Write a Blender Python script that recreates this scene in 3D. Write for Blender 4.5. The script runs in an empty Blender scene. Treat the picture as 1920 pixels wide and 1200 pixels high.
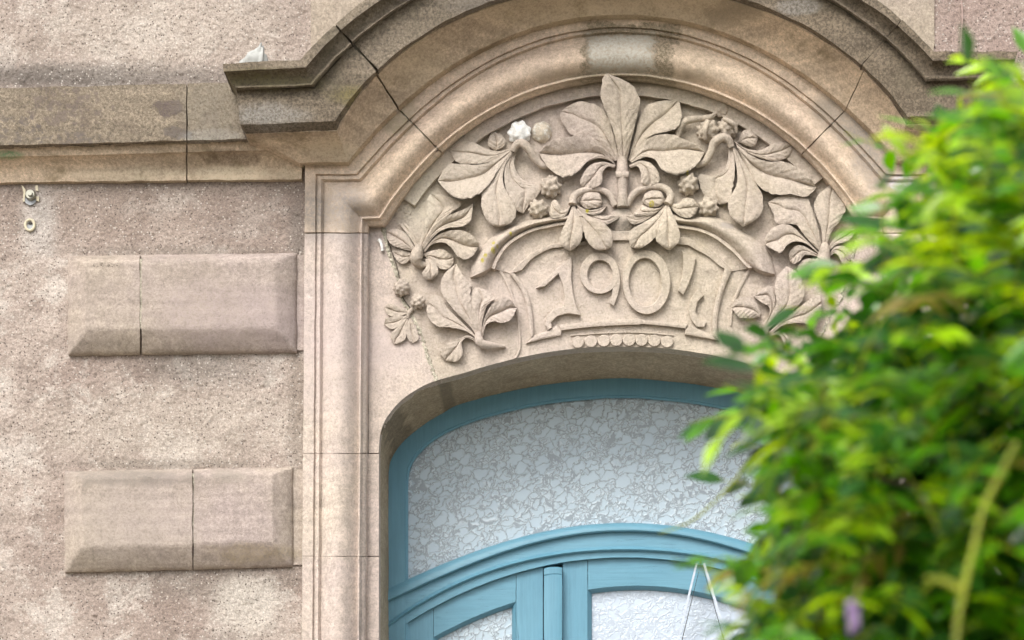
import bpy, bmesh, math, random
import numpy as np
from mathutils import Vector, Matrix, noise
random.seed(7); rng = np.random.default_rng(7)
SC = bpy.context.scene
COL = SC.collection

# ------------------------------------------------------------------ camera
# The facade is the plane y=0 (outside is -y).  A view camera stands at eye height
# in front of it, level, with its lens shifted up.
S = 0.0016          # metres per photo pixel on the facade plane
D = 6.5             # camera distance to the facade
VX, VY = 1100.0, 1860.0   # photo pixel straight ahead of the lens
XC, ZC = (VX - 1165) * S, 1.6
cam = bpy.data.cameras.new('camera'); camo = bpy.data.objects.new('camera', cam); COL.objects.link(camo)
camo.location = (XC, -D, ZC); camo.rotation_euler = (math.radians(90), 0, 0)
cam.sensor_width = 36; cam.lens = 36 * D / (1920 * S)
cam.shift_x = (960 - VX) / 1920; cam.shift_y = (VY - 600) / 1920
cam.clip_start = 0.05; cam.clip_end = 500
cam.dof.use_dof = True; cam.dof.focus_distance = D - 0.02; cam.dof.aperture_fstop = 2.3
SC.camera = camo

# ------------------------------------------------------------------ light
SUN_EL, SUN_AZ = math.radians(45), math.radians(207)     # veiled sun, high, in front of the facade to the left
world = bpy.data.worlds.new('World'); SC.world = world; world.use_nodes = True
wn = world.node_tree.nodes; wl = world.node_tree.links
sky = wn.new('ShaderNodeTexSky'); sky.sky_type = 'NISHITA'; sky.sun_disc = False
sky.sun_elevation = SUN_EL; sky.sun_rotation = SUN_AZ
sky.air_density = 1.0; sky.dust_density = 2.0; sky.ozone_density = 1.0
hs = wn.new('ShaderNodeHueSaturation'); hs.inputs['Saturation'].default_value = 0.22   # thin white cloud over the blue
bgn = wn['Background']; bgn.inputs['Strength'].default_value = 0.115
wl.new(sky.outputs[0], hs.inputs['Color']); wl.new(hs.outputs[0], bgn.inputs['Color'])
sl = bpy.data.lights.new('sun', 'SUN'); sl.energy = 1.42; sl.angle = math.radians(36); sl.color = (1, 0.965, 0.91)
so = bpy.data.objects.new('sun', sl); COL.objects.link(so)
sdir = Vector((math.sin(SUN_AZ) * math.cos(SUN_EL), math.cos(SUN_AZ) * math.cos(SUN_EL), math.sin(SUN_EL)))
so.rotation_euler = sdir.to_track_quat('Z', 'Y').to_euler(); so.location = (0, 3, 12)
SC.view_settings.view_transform = 'Standard'; SC.view_settings.look = 'None'
SC.view_settings.exposure = 1.2; SC.view_settings.gamma = 1.0
SC.view_settings.use_curve_mapping = False
SC.cycles.use_denoising = True; SC.cycles.max_bounces = 4; SC.cycles.diffuse_bounces = 2; SC.cycles.glossy_bounces = 2
SC.cycles.use_adaptive_sampling = True; SC.cycles.adaptive_threshold = 0.03
SC.cycles.transparent_max_bounces = 8; SC.cycles.sample_clamp_indirect = 6

# ------------------------------------------------------------------ helpers
def W(px, py, p):
    f = (D - p) / D
    return (XC + (px - VX) * S * f, -p, ZC + (VY - py) * S * f)
def Wd(px, py, d):                       # at distance d from the lens
    f = d / D
    return Vector((XC + (px - VX) * S * f, -D + d, ZC + (VY - py) * S * f))
MATS = {}
def mesh(name, verts, faces, mat, smooth=True, angle=38):
    me = bpy.data.meshes.new(name); me.from_pydata([tuple(v) for v in verts], [], faces)
    me.validate(); me.materials.append(MATS[mat])
    if smooth:
        me.polygons.foreach_set('use_smooth', [True] * len(me.polygons))
        me.set_sharp_from_angle(angle=math.radians(angle))
    me.update(); return me
def fixn(me):
    bm = bmesh.new(); bm.from_mesh(me); bmesh.ops.recalc_face_normals(bm, faces=bm.faces); bm.to_mesh(me); bm.free()
def part(name, me, parent=None, label=None):
    o = bpy.data.objects.new(name, me); COL.objects.link(o)
    if parent is not None:
        o.parent = parent
        if parent.type == 'EMPTY': o.matrix_parent_inverse = Matrix.Translation(-parent.location)
    if label: o['label'] = label
    return o
def thing(name, label, cat, loc=(0, 0, 0), group=None):
    o = bpy.data.objects.new(name, None); COL.objects.link(o); o.location = loc; o.empty_display_size = 0.1
    o['label'] = label; o['category'] = cat
    if group: o['group'] = group
    return o
def mb(name, verts, faces, mat, parent=None, smooth=True, angle=38, label=None):
    me = mesh(name, verts, faces, mat, smooth, angle); return part(name, me, parent, label)
def nz(v, f, seed=0.0):
    return noise.noise(Vector((v[0] * f + seed, v[1] * f, v[2] * f)))
def rough(verts, a=0.0012, f=28.0, seed=0.0, fine=0.0006):
    out = []
    for v in verts:
        n = noise.noise_vector(Vector((v[0] * f + seed, v[1] * f, v[2] * f)))
        m = noise.noise_vector(Vector((v[0] * f * 4 + seed, v[1] * f * 4 + 9, v[2] * f * 4)))
        out.append((v[0] + n[0] * a + m[0] * fine, v[1] + n[1] * a + m[1] * fine, v[2] + n[2] * a + m[2] * fine))
    return out
def resample(pts, n, smooth=True):
    P = np.array(pts, float)
    if smooth and len(P) > 2:
        Q = []
        E = np.vstack([2 * P[0] - P[1], P, 2 * P[-1] - P[-2]])
        for i in range(1, len(E) - 2):
            p0, p1, p2, p3 = E[i - 1], E[i], E[i + 1], E[i + 2]
            for t in np.linspace(0, 1, 10, endpoint=False):
                Q.append(0.5 * (2 * p1 + (p2 - p0) * t + (2 * p0 - 5 * p1 + 4 * p2 - p3) * t * t + (3 * p1 - p0 - 3 * p2 + p3) * t ** 3))
        Q.append(P[-1]); P = np.array(Q)
    d = np.r_[0, np.cumsum(np.hypot(*np.diff(P[:, :2], axis=0).T))]
    s = np.linspace(0, d[-1], n)
    return np.stack([np.interp(s, d, P[:, k]) for k in range(P.shape[1])], 1)
def grid_faces(nu, nv, off=0, wrap=False):
    f = []
    for i in range(nu - 1):
        for j in range(nv - 1 if not wrap else nv):
            a = off + i * nv + j; b = off + i * nv + (j + 1) % nv
            f.append((a, b, b + nv, a + nv))
    return f
def loft_rows(lines, subs):
    """lines: list of (Nx2 pixel array, p array/scalar); subs: per gap (n, bulge) -> rows of world points."""
    rows = []
    for k in range(len(lines)):
        a, pa = lines[k]; N = len(a); pa = np.broadcast_to(np.asarray(pa, float), (N,))
        rows.append([W(a[i][0], a[i][1], pa[i]) for i in range(N)])
        if k < len(lines) - 1:
            b, pb = lines[k + 1]; pb = np.broadcast_to(np.asarray(pb, float), (N,))
            n, bl = subs[k]
            for j in range(1, n):
                t = j / n
                sh = bl * math.sin(math.pi * t)
                rows.append([W(*(a[i] + (b[i] - a[i]) * t), pa[i] + (pb[i] - pa[i]) * t + sh) for i in range(N)])
    return rows
def rows_mesh(name, rows, mat, parent, rgh=0.0010, seed=0.0, caps=True, back=0.03, angle=35, label=None, flip=False):
    nr, nc = len(rows), len(rows[0])
    verts = rough([p for r in rows for p in r], rgh, 22, seed)
    faces = grid_faces(nr, nc)
    if caps:                     # end caps turned back into the masonry
        for col in (0, nc - 1):
            o = len(verts)
            for r in range(nr):
                x, y, z = verts[r * nc + col]; verts.append((x, max(y, -0.9) + back, z))
            for r in range(nr - 1):
                faces.append((r * nc + col, (r + 1) * nc + col, o + r + 1, o + r))
        for row in (0, nr - 1):
            o = len(verts)
            for c in range(nc):
                x, y, z = verts[row * nc + c]; verts.append((x, y + back, z))
            for c in range(nc - 1):
                faces.append((row * nc + c, row * nc + c + 1, o + c + 1, o + c))
    me = mesh(name, verts, faces, mat, True, angle); fixn(me)
    return part(name, me, parent, label)
def box(name, x0, x1, y0, y1, z0, z1, mat, parent, bev=0.002, seg=2, label=None):
    bm = bmesh.new(); bmesh.ops.create_cube(bm, size=1)
    for v in bm.verts:
        v.co = Vector((x0 + (x1 - x0) * (v.co.x + .5), y0 + (y1 - y0) * (v.co.y + .5), z0 + (z1 - z0) * (v.co.z + .5)))
    if bev: bmesh.ops.bevel(bm, geom=bm.edges[:], offset=bev, segments=seg, profile=0.5, affect='EDGES')
    me = bpy.data.meshes.new(name); bm.to_mesh(me); bm.free(); me.materials.append(MATS[mat])
    return part(name, me, parent, label)
def tube(pts, radii, seg=8, cap=True):
    P = [Vector(p) for p in pts]; V = []; F = []
    n = len(P)
    if not hasattr(radii, '__len__'): radii = [radii] * n
    for i in range(n):
        t = (P[min(i + 1, n - 1)] - P[max(i - 1, 0)]).normalized()
        a = t.cross(Vector((0, 1, 0.13))).normalized(); b = t.cross(a)
        for k in range(seg):
            c = 2 * math.pi * k / seg
            V.append(P[i] + (a * math.cos(c) + b * math.sin(c)) * radii[i])
    F += grid_faces(n, seg, 0, True)
    if cap: F += [tuple(range(seg)), tuple(range((n - 1) * seg, n * seg))]
    return V, F

# ------------------------------------------------------------------ materials
class NT:
    def __init__(s, name):
        s.m = bpy.data.materials.new(name); s.m.use_nodes = True; s.t = s.m.node_tree
        s.b = s.t.nodes['Principled BSDF']; s.out = s.t.nodes['Material Output']; MATS[name] = s.m
        s.pos = s.t.nodes.new('ShaderNodeNewGeometry').outputs['Position']
    def n(s, typ, ins=None, **kw):
        x = s.t.nodes.new(typ)
        for k, v in kw.items(): setattr(x, k, v)
        for k, v in (ins or {}).items():
            if isinstance(v, bpy.types.NodeSocket): s.t.links.new(v, x.inputs[k])
            else: x.inputs[k].default_value = v
        return x
    def mapped(s, sc, loc=(0, 0, 0), rot=(0, 0, 0)):
        return s.n('ShaderNodeMapping', {'Vector': s.pos, 'Scale': sc, 'Location': loc, 'Rotation': rot}).outputs[0]
    def noise(s, scale, detail=4, rough=0.55, vec=None, dist=0.0):
        key = (scale, detail, rough, dist)
        if vec is None:
            if not hasattr(s, 'cache'): s.cache = {}
            if key not in s.cache: s.cache[key] = s._noise(scale, detail, rough, None, dist)
            return s.cache[key]
        return s._noise(scale, detail, rough, vec, dist)
    def _noise(s, scale, detail=4, rough=0.55, vec=None, dist=0.0):
        return s.n('ShaderNodeTexNoise', {'Vector': vec or s.pos, 'Scale': scale, 'Detail': detail, 'Roughness': rough, 'Distortion': dist}).outputs['Fac']
    def voro(s, scale, vec=None, feature='F1'):
        return s.n('ShaderNodeTexVoronoi', {'Vector': vec or s.pos, 'Scale': scale}, feature=feature).outputs['Distance']
    def math(s, op, a, b=0.0, c=0.0, clamp=False):
        x = s.n('ShaderNodeMath', {0: a, 1: b, 2: c}, operation=op); x.use_clamp = clamp; return x.outputs[0]
    def ss(s, v, lo, hi, a=0.0, b=1.0):
        return s.n('ShaderNodeMapRange', {'Value': v, 'From Min': lo, 'From Max': hi, 'To Min': a, 'To Max': b}, interpolation_type='SMOOTHSTEP').outputs[0]
    def mix(s, f, a, b, blend='MIX'):
        x = s.n('ShaderNodeMix', None, data_type='RGBA', blend_type=blend)
        for i, v in ((0, f), (6, a), (7, b)):
            if isinstance(v, bpy.types.NodeSocket): s.t.links.new(v, x.inputs[i])
            else: x.inputs[i].default_value = v if i == 0 else (*v[:3], 1)
        return x.outputs[2]
    def scale(s, c, f):             # colour * scalar socket
        g = s.n('ShaderNodeCombineColor', {0: f, 1: f, 2: f}).outputs[0]
        return s.mix(1.0, c, g, 'MULTIPLY')
    def blob(s, px, py, p, rx, ry, wob=0.35, soft=0.35, fr=9):
        """soft irregular patch round a spot of the facade"""
        c = W(px, py, p)
        v = s.n('ShaderNodeVectorMath', {0: s.pos, 1: c}, operation='SUBTRACT').outputs[0]
        v = s.n('ShaderNodeVectorMath', {0: v, 1: (1 / (rx * S), 0, 1 / (ry * S))}, operation='MULTIPLY').outputs[0]
        if soft < 0:
            soft = -soft; xyz = s.n('ShaderNodeSeparateXYZ', {0: s.n('ShaderNodeVectorMath', {0: v}, operation='ABSOLUTE').outputs[0]})
            l = s.math('MAXIMUM', xyz.outputs[0], xyz.outputs[2])
        else: l = s.n('ShaderNodeVectorMath', {0: v}, operation='LENGTH').outputs['Value']
        fr = 7 if fr < 10 else (18 if fr < 25 else 36)
        l = s.math('ADD', l, s.math('MULTIPLY', s.math('SUBTRACT', s.noise(fr, 5, 0.65), 0.5), wob * 3))
        return s.ss(l, 1 - soft, 1 + soft, 1, 0)
    def finish(s, col, rough=0.9, bump=None, strength=0.5, dist=0.004, spec=0.25):
        s.t.links.new(col, s.b.inputs['Base Color']); s.b.inputs['Roughness'].default_value = rough
        s.b.inputs['Specular IOR Level'].default_value = spec
        if bump is not None:
            b = s.n('ShaderNodeBump', {'Height': bump, 'Strength': strength, 'Distance': dist})
            s.t.links.new(b.outputs[0], s.b.inputs['Normal'])

def stone(name, a, b, dark, stain=0.25, grain=0.16, bed=0.25, blobs=(), stain_sc=4.0, bump=0.6, bedrot=0.0, pits=0.5):
    m = NT(name)
    big = m.noise(1.7, 5, 0.6)
    c = m.mix(m.ss(big, 0.36, 0.64), a, b)
    st = m.noise(1.0, 3, 0.5, m.mapped((2.5, 2.5, 42), rot=(0, bedrot, 0)))
    c = m.scale(c, m.ss(st, 0.25, 0.75, 1 - bed * 0.5, 1 + bed * 0.35))
    g = m.noise(330, 3, 0.7)
    c = m.scale(c, m.ss(g, 0.2, 0.8, 1 - grain, 1 + grain))
    mid = m.noise(38, 5, 0.7)
    c = m.scale(c, m.ss(mid, 0.3, 0.7, 0.84, 1.11))
    gr2 = m.noise(125, 4, 0.75)
    c = m.scale(c, m.ss(gr2, 0.32, 0.68, 1 - grain * 1.25, 1 + grain * .95))
    sn = m.noise(stain_sc, 8, 0.68, dist=0.4)
    c = m.mix(m.math('MULTIPLY', m.ss(sn, 0.5, 0.68), stain), c, dark)
    pv = m.voro(150); pz = m.noise(14, 3)
    pit = m.math('MULTIPLY', m.ss(pv, 0.10, 0.22, 1, 0), m.ss(pz, 0.48, 0.66))
    c = m.mix(m.math('MULTIPLY', pit, pits), c, tuple(x * 0.35 for x in dark))
    for (px, py, p, rx, ry, colr, amt, wob, soft, fr) in blobs:
        f = m.blob(px, py, p, rx, ry, wob, soft, fr)
        f = m.math('MULTIPLY', f, m.ss(gr2, 0.36, 0.6, 0.3, 1.0))
        if 0 < soft <= 0.101: f = m.math('MULTIPLY', f, m.ss(m.noise(62, 4, 0.7), 0.48, 0.54, 0.0, 1.0))
        c = m.mix(m.math('MULTIPLY', f, amt), c, colr)
    h = m.math('ADD', m.math('MULTIPLY', g, 0.35), m.math('ADD', m.math('MULTIPLY', mid, 0.9), m.math('MULTIPLY', gr2, 0.7)))
    h = m.math('ADD', h, m.math('MULTIPLY', st, 0.3)); h = m.math('SUBTRACT', h, m.math('MULTIPLY', pit, 0.6))
    m.finish(c, 0.92, h, bump, 0.0045)
    return m

DK = (0.10, 0.085, 0.06)
stone('arch_stone', (0.640, 0.506, 0.379), (0.572, 0.448, 0.350), (0.26, 0.21, 0.14), 0.45, bed=0.2, bedrot=0.7,
      blobs=[(1178, 97, 0.03, 84, 54, (0.20, 0.165, 0.11), 1.0, 0.42, -0.06, 22), (1166, 92, 0.04, 58, 32, (0.58, 0.555, 0.49), 0.9, 0.30, -0.2, 30),
             (1170, 150, 0.0, 150, 16, (0.24, 0.20, 0.14), 0.7, 0.4, 0.4, 20),
             (640, 388, 0.05, 46, 44, (0.26, 0.24, 0.23), 0.75, 0.25, 0.7, 12), (585, 395, 0.03, 26, 46, (0.20, 0.18, 0.17), 0.75, 0.25, 0.5, 12),
             (738, 210, 0.05, 40, 34, (0.30, 0.26, 0.17), 0.7, 0.4, 0.4, 18), (1590, 205, 0.05, 60, 50, (0.27, 0.24, 0.20), 0.75, 0.5, 0.4, 16),
             (1640, 270, 0.03, 50, 80, (0.27, 0.25, 0.23), 0.75, 0.5, 0.4, 16), (1690, 352, 0.0, 24, 20, (0.55, 0.53, 0.55), 0.9, 0.3, 0.15, 30)])
stone('pilaster_stone', (0.561, 0.469, 0.389), (0.530, 0.438, 0.394), (0.30, 0.26, 0.22), 0.3, bed=0.16,
      blobs=[(640, 400, 0.05, 52, 44, (0.26, 0.24, 0.23), 0.75, 0.25, 0.7, 12), (585, 400, 0.03, 26, 50, (0.20, 0.18, 0.17), 0.75, 0.25, 0.5, 12), (630, 660, 0.05, 90, 120, (0.52, 0.43, 0.40), 0.6, 0.4, 0.6, 8), (740, 640, -.04, 60, 60, (0.53, 0.44, 0.41), 0.6, 0.4, 0.6, 8)])
stone('hood_stone', (0.166, 0.131, 0.093), (0.204, 0.166, 0.124), (0.13, 0.11, 0.075), 0.6, grain=0.36, bed=0.4, bump=0.8,
      blobs=[(500, 215, 0.19, 60, 20, (0.34, 0.33, 0.31), 0.5, 0.5, 0.5, 20), (500, 150, 0.22, 90, 12, (0.13, 0.115, 0.05), 0.7, 0.5, 0.6, 20), (680, 180, 0.19, 50, 16, (0.20, 0.17, 0.04), 0.5, 0.5, 0.6, 20),
             (900, 10, 0.19, 60, 16, (0.17, 0.15, 0.13), 0.6, 0.5, 0.5, 20), (1500, 10, 0.2, 40, 14, (0.40, 0.40, 0.39), 0.3, 0.5, 0.3, 24)])
stone('bed_stone', (0.589, 0.456, 0.330), (0.487, 0.379, 0.276), (0.17, 0.13, 0.07), 0.7, grain=0.2, bed=0.5, stain_sc=6,
      blobs=[(640, 290, 0.06, 60, 14, (0.52, 0.43, 0.31), 0.7, 0.5, 0.5, 18), (440, 325, 0.03, 110, 12, (0.52, 0.44, 0.32), 0.75, 0.6, 0.5, 20),
             (430, 293, 0.06, 60, 9, (0.13, 0.09, 0.06), 0.8, 0.8, 0.4, 26), (250, 326, 0.03, 110, 12, (0.52, 0.44, 0.32), 0.6, 0.6, 0.5, 20), (12, 289, 0.07, 30, 6, (0.12, 0.22, 0.10), 0.85, 0.3, 0.4, 30),
             (800, 130, 0.1, 60, 40, (0.52, 0.42, 0.29), 0.5, 0.6, 0.5, 14), (1165, 22, 0.08, 400, 26, (0.50, 0.40, 0.275), 0.7, 0.3, 0.6, 8), (1380, 30, 0.1, 70, 14, (0.16, 0.13, 0.09), 0.6, 0.7, 0.3, 30)])
stone('string_stone', (0.224, 0.180, 0.128), (0.256, 0.208, 0.154), (0.13, 0.10, 0.08), 0.6, grain=0.34, bed=0.25, stain_sc=9, bump=0.8,
      blobs=[(125, 205, 0.1, 70, 38, (0.14, 0.11, 0.10), 0.75, 1.3, 0.10, 30), (320, 203, 0.1, 30, 14, (0.11, 0.085, 0.08), 0.9, 0.7, 0.12, 34), (20, 245, 0.1, 50, 22, (0.13, 0.11, 0.10), 0.75, 1.3, 0.10, 30),
             (140, 258, 0.1, 60, 14, (0.13, 0.11, 0.10), 0.75, 1.2, 0.10, 30), (330, 250, 0.1, 24, 12, (0.12, 0.10, 0.09), 0.8, 0.8, 0.12, 30), (395, 255, 0.1, 60, 12, (0.34, 0.34, 0.33), 0.4, 0.5, 0.4, 20), (405, 205, 0.1, 60, 60, (0.25, 0.22, 0.175), 0.6, 0.3, 0.5, 10)])
lich = [(px, py, 0.0, r, r * 1.3, (0.38, 0.32, 0.01), 0.95, 0.25, 0.25, 60) for px, py, r in ((925, 453, 3.2), (932, 460, 2.2), (924.5, 468, 4.2), (910, 478, 3.6), (904.5, 487, 3.6), (957, 436, 2.6), (1101, 392, 3), (1222, 378, 5), (1290, 322, 3))]
stone('tympanum_stone', (0.491, 0.419, 0.326), (0.470, 0.390, 0.336), (0.36, 0.30, 0.21), 0.4, bed=0.12, grain=0.13, bump=0.9,
      blobs=lich + [(1000, 590, 0, 220, 90, (0.56, 0.47, 0.42), 0.6, 0.4, 0.6, 4), (900, 330, 0, 110, 60, (0.54, 0.46, 0.40), 0.55, 0.4, 0.5, 5), (1168, 418, 0, 30, 14, (0.17, 0.15, 0.12), 0.8, 0.5, 0.5, 30), (1166, 384, 0, 16, 10, (0.25, 0.22, 0.18), 0.7, 0.4, 0.5, 30),  # dark central blob paints the shade of the hollow between the lower sprays
                    (1365, 418, 0, 14, 8, (0.28, 0.26, 0.25), 0.6, 0.8, 0.3, 40), (1315, 340, 0, 20, 22, (0.27, 0.24, 0.20), 0.35, 0.7, 0.5, 40), (780, 330, 0, 40, 90, (0.62, 0.56, 0.45), 0.7, 0.3, 0.4, 8)])
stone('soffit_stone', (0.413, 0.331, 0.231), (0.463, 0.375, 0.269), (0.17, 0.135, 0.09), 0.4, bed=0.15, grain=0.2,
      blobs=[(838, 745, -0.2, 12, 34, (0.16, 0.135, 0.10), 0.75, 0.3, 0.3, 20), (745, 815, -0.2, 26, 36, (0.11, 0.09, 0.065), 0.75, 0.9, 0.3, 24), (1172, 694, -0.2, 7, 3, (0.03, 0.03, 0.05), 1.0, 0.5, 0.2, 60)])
stone('quoin_stone', (0.404, 0.337, 0.274), (0.387, 0.316, 0.288), (0.22, 0.18, 0.14), 0.25, bed=0.28, grain=0.16,
      blobs=[(190, 497, 0.06, 22, 4, (0.10, 0.08, 0.06), 0.9, 1.4, 0.1, 40), (240, 892, 0.06, 110, 18, (0.20, 0.175, 0.15), 0.75, 0.7, 0.5, 16), (430, 890, 0.06, 30, 14, (0.25, 0.22, 0.18), 0.6, 0.7, 0.5, 20), (470, 1035, 0.06, 80, 16, (0.33, 0.26, 0.15), 0.55, 0.5, 0.5, 14), (420, 590, 0.05, 150, 60, (0.36, 0.29, 0.275), 0.7, 0.4, 0.5, 8), (250, 980, 0.05, 110, 60, (0.385, 0.325, 0.285), 0.6, 0.4, 0.5, 8)])
stone('ashlar_stone', (0.408, 0.340, 0.261), (0.365, 0.302, 0.244), (0.26, 0.22, 0.17), 0.4, bed=0.15, grain=0.2)
stone('mortar', (0.54, 0.49, 0.39), (0.47, 0.43, 0.34), (0.24, 0.21, 0.16), 0.7, grain=0.35, bed=0.0, stain_sc=40, bump=1.0)
stone('dark_joint', (0.10, 0.085, 0.06), (0.07, 0.06, 0.045), (0.03, 0.025, 0.02), 0.5)
stone('chalk', (0.88, 0.87, 0.84), (0.84, 0.83, 0.79), (0.5, 0.46, 0.38), 0.4, grain=0.1, stain_sc=45, bed=0, bump=0.9)
stone('faded_chalk', (0.60, 0.54, 0.43), (0.56, 0.48, 0.38), (0.80, 0.79, 0.74), 1.0, grain=0.12, stain_sc=60, bed=0, bump=0.8)
stone('ground_paving', (0.24, 0.21, 0.165), (0.27, 0.24, 0.19), (0.08, 0.075, 0.06), 0.5, bed=0)

# roughcast render
m = NT('roughcast')
big = m.noise(1.9, 6, 0.62, dist=0.3); b2 = m.noise(5.5, 7, 0.7)
c = m.mix(m.ss(big, 0.38, 0.62), (0.35, 0.27, 0.23), (0.49, 0.40, 0.345))
c = m.mix(m.math('MULTIPLY', m.ss(b2, 0.49, 0.59), 0.85), c, (0.60, 0.52, 0.46))
c = m.mix(m.math('MULTIPLY', m.ss(m.noise(3.2, 7, 0.72), 0.50, 0.66), 0.6), c, (0.235, 0.175, 0.145))
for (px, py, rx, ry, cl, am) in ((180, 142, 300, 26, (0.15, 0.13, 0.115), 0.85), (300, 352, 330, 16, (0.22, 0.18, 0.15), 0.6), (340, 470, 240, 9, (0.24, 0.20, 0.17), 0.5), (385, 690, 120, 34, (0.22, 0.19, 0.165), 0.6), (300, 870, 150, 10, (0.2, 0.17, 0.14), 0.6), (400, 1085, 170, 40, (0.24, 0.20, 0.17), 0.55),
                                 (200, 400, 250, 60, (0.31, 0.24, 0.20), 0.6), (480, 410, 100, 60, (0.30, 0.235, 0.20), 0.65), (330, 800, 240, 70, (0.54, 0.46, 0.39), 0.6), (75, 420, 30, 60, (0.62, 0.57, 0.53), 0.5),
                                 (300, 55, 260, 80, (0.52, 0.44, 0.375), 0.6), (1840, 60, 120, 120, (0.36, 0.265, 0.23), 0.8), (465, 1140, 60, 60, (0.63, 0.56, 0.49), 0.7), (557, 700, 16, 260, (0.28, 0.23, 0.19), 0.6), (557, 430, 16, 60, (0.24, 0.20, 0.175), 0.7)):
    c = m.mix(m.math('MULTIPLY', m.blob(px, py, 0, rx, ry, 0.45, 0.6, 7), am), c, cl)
gv = m.n('ShaderNodeTexVoronoi', {'Vector': m.pos, 'Scale': 300.0, 'Randomness': 1.0})
gsep = m.n('ShaderNodeSeparateColor', {0: gv.outputs['Color']})
c = m.scale(c, m.ss(gsep.outputs[0], 0.0, 1.0, 0.82, 1.16))
g2 = m.noise(150, 4, 0.75)
c = m.scale(c, m.ss(g2, 0.25, 0.75, 0.82, 1.16))
sv = m.n('ShaderNodeTexVoronoi', {'Vector': m.pos, 'Scale': 150.0})
ssep = m.n('ShaderNodeSeparateColor', {0: sv.outputs['Color']})
spk = m.math('MULTIPLY', m.ss(sv.outputs['Distance'], 0.22, 0.42, 1, 0), m.ss(ssep.outputs[1], 0.84, 0.92))
c = m.mix(m.math('MULTIPLY', spk, 0.85), c, (0.10, 0.075, 0.065))
wsp = m.math('MULTIPLY', m.ss(sv.outputs['Distance'], 0.28, 0.45, 1, 0), m.ss(ssep.outputs[2], 0.84, 0.90))
c = m.mix(m.math('MULTIPLY', wsp, 0.55), c, (0.80, 0.73, 0.66))
c = m.mix(1.0, c, (0.87, 0.88, 0.875), 'MULTIPLY')
h = m.math('ADD', m.math('MULTIPLY', g2, 1.3), m.math('MULTIPLY', gsep.outputs[0], 0.5)); h = m.math('SUBTRACT', h, m.math('MULTIPLY', spk, 0.7))
h = m.math('ADD', h, m.noise(30, 5, 0.65))
m.finish(c, 0.95, h, 0.6, 0.004)

# blue door paint
m = NT('blue_paint')
c = m.mix(m.ss(m.noise(3, 4), 0.35, 0.65), (0.118, 0.28, 0.375), (0.138, 0.31, 0.405))
gr = m.noise(1.0, 5, 0.7, m.mapped((150, 150, 7)))
c = m.scale(c, m.ss(gr, 0.3, 0.7, 0.93, 1.05))
cr = m.math('MULTIPLY', m.ss(m.noise(1.0, 6, 0.75, m.mapped((260, 260, 9), loc=(3, 1, 2))), 0.61, 0.68), m.ss(m.noise(7, 3), 0.46, 0.58))
c = m.mix(m.math('MULTIPLY', cr, 0.7), c, (0.05, 0.11, 0.14))
m.finish(c, 0.42, m.math('SUBTRACT', gr, cr), 0.35, 0.0015, 0.4)
m = NT('blue_paint_rail')
c = m.mix(m.ss(m.noise(3, 4), 0.35, 0.65), (0.118, 0.285, 0.38), (0.14, 0.315, 0.41))
gr = m.noise(1.0, 5, 0.7, m.mapped((8, 150, 150)))
c = m.scale(c, m.ss(gr, 0.3, 0.7, 0.92, 1.05))
cr = m.math('MULTIPLY', m.ss(m.noise(1.0, 6, 0.75, m.mapped((10, 260, 260), loc=(3, 1, 2))), 0.60, 0.67), m.ss(m.noise(7, 3), 0.44, 0.56))
c = m.mix(m.math('MULTIPLY', cr, 0.7), c, (0.05, 0.11, 0.14))
m.finish(c, 0.42, m.math('SUBTRACT', gr, cr), 0.35, 0.0015, 0.4)

# crinkled cathedral glass
def glass(name, a, b, line_dark, amt, seed):
    m = NT(name)
    base = m.mapped((1, 0.02, 1), loc=(seed, 0, seed), rot=(0, 0.55, 0))
    wv = m.n('ShaderNodeTexNoise', {'Vector': base, 'Scale': 52.0, 'Detail': 1.6, 'Roughness': 0.6})
    wsub = m.n('ShaderNodeVectorMath', {0: wv.outputs['Color'], 1: (0.5, 0.5, 0.5)}, operation='SUBTRACT').outputs[0]
    wmul = m.n('ShaderNodeVectorMath', {0: wsub, 1: (0.036, 0.0, 0.036)}, operation='MULTIPLY').outputs[0]
    pos2 = m.n('ShaderNodeVectorMath', {0: base, 1: wmul}, operation='ADD').outputs[0]
    st = m.n('ShaderNodeMapping', {'Vector': pos2, 'Scale': (1.0, 1.0, 1.6)}).outputs[0]
    v1 = m.n('ShaderNodeTexVoronoi', {'Vector': st, 'Scale': 24.0}, feature='DISTANCE_TO_EDGE').outputs['Distance']
    v2 = m.n('ShaderNodeTexVoronoi', {'Vector': st, 'Scale': 40.0}, feature='DISTANCE_TO_EDGE').outputs['Distance']
    gate = m.ss(m._noise(14, 1, 0.5, st), 0.49, 0.53)
    ed = m.math('MAXIMUM', m.ss(v1, 0.022, 0.06, 1, 0), m.math('MULTIPLY', m.ss(v2, 0.035, 0.10, 1, 0), gate))
    cr = m.math('MAXIMUM', m.ss(v1, 0.03, 0.11, 1, 0), m.math('MULTIPLY', m.ss(v2, 0.06, 0.24, 1, 0), gate))
    c = m.mix(m.ss(m.noise(5, 2), 0.3, 0.7), a, b)
    c = m.mix(m.math('MULTIPLY', cr, 0.30), c, (0.86, 0.91, 0.93))  # pale ridge colour paints in the highlights of the relief
    c = m.mix(m.math('MULTIPLY', ed, amt), c, line_dark)  # dark outlines paint in the shade of the grooves
    m.finish(c, 0.33, cr, 0.5, 0.003, 0.5)
    return m
glass('crinkled_glass', (0.43, 0.525, 0.595), (0.46, 0.555, 0.62), (0.14, 0.17, 0.20), 0.7, 0.0)
glass('bright_glass', (0.46, 0.53, 0.62), (0.52, 0.59, 0.68), (0.30, 0.35, 0.43), 0.6, 4.0)
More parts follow.
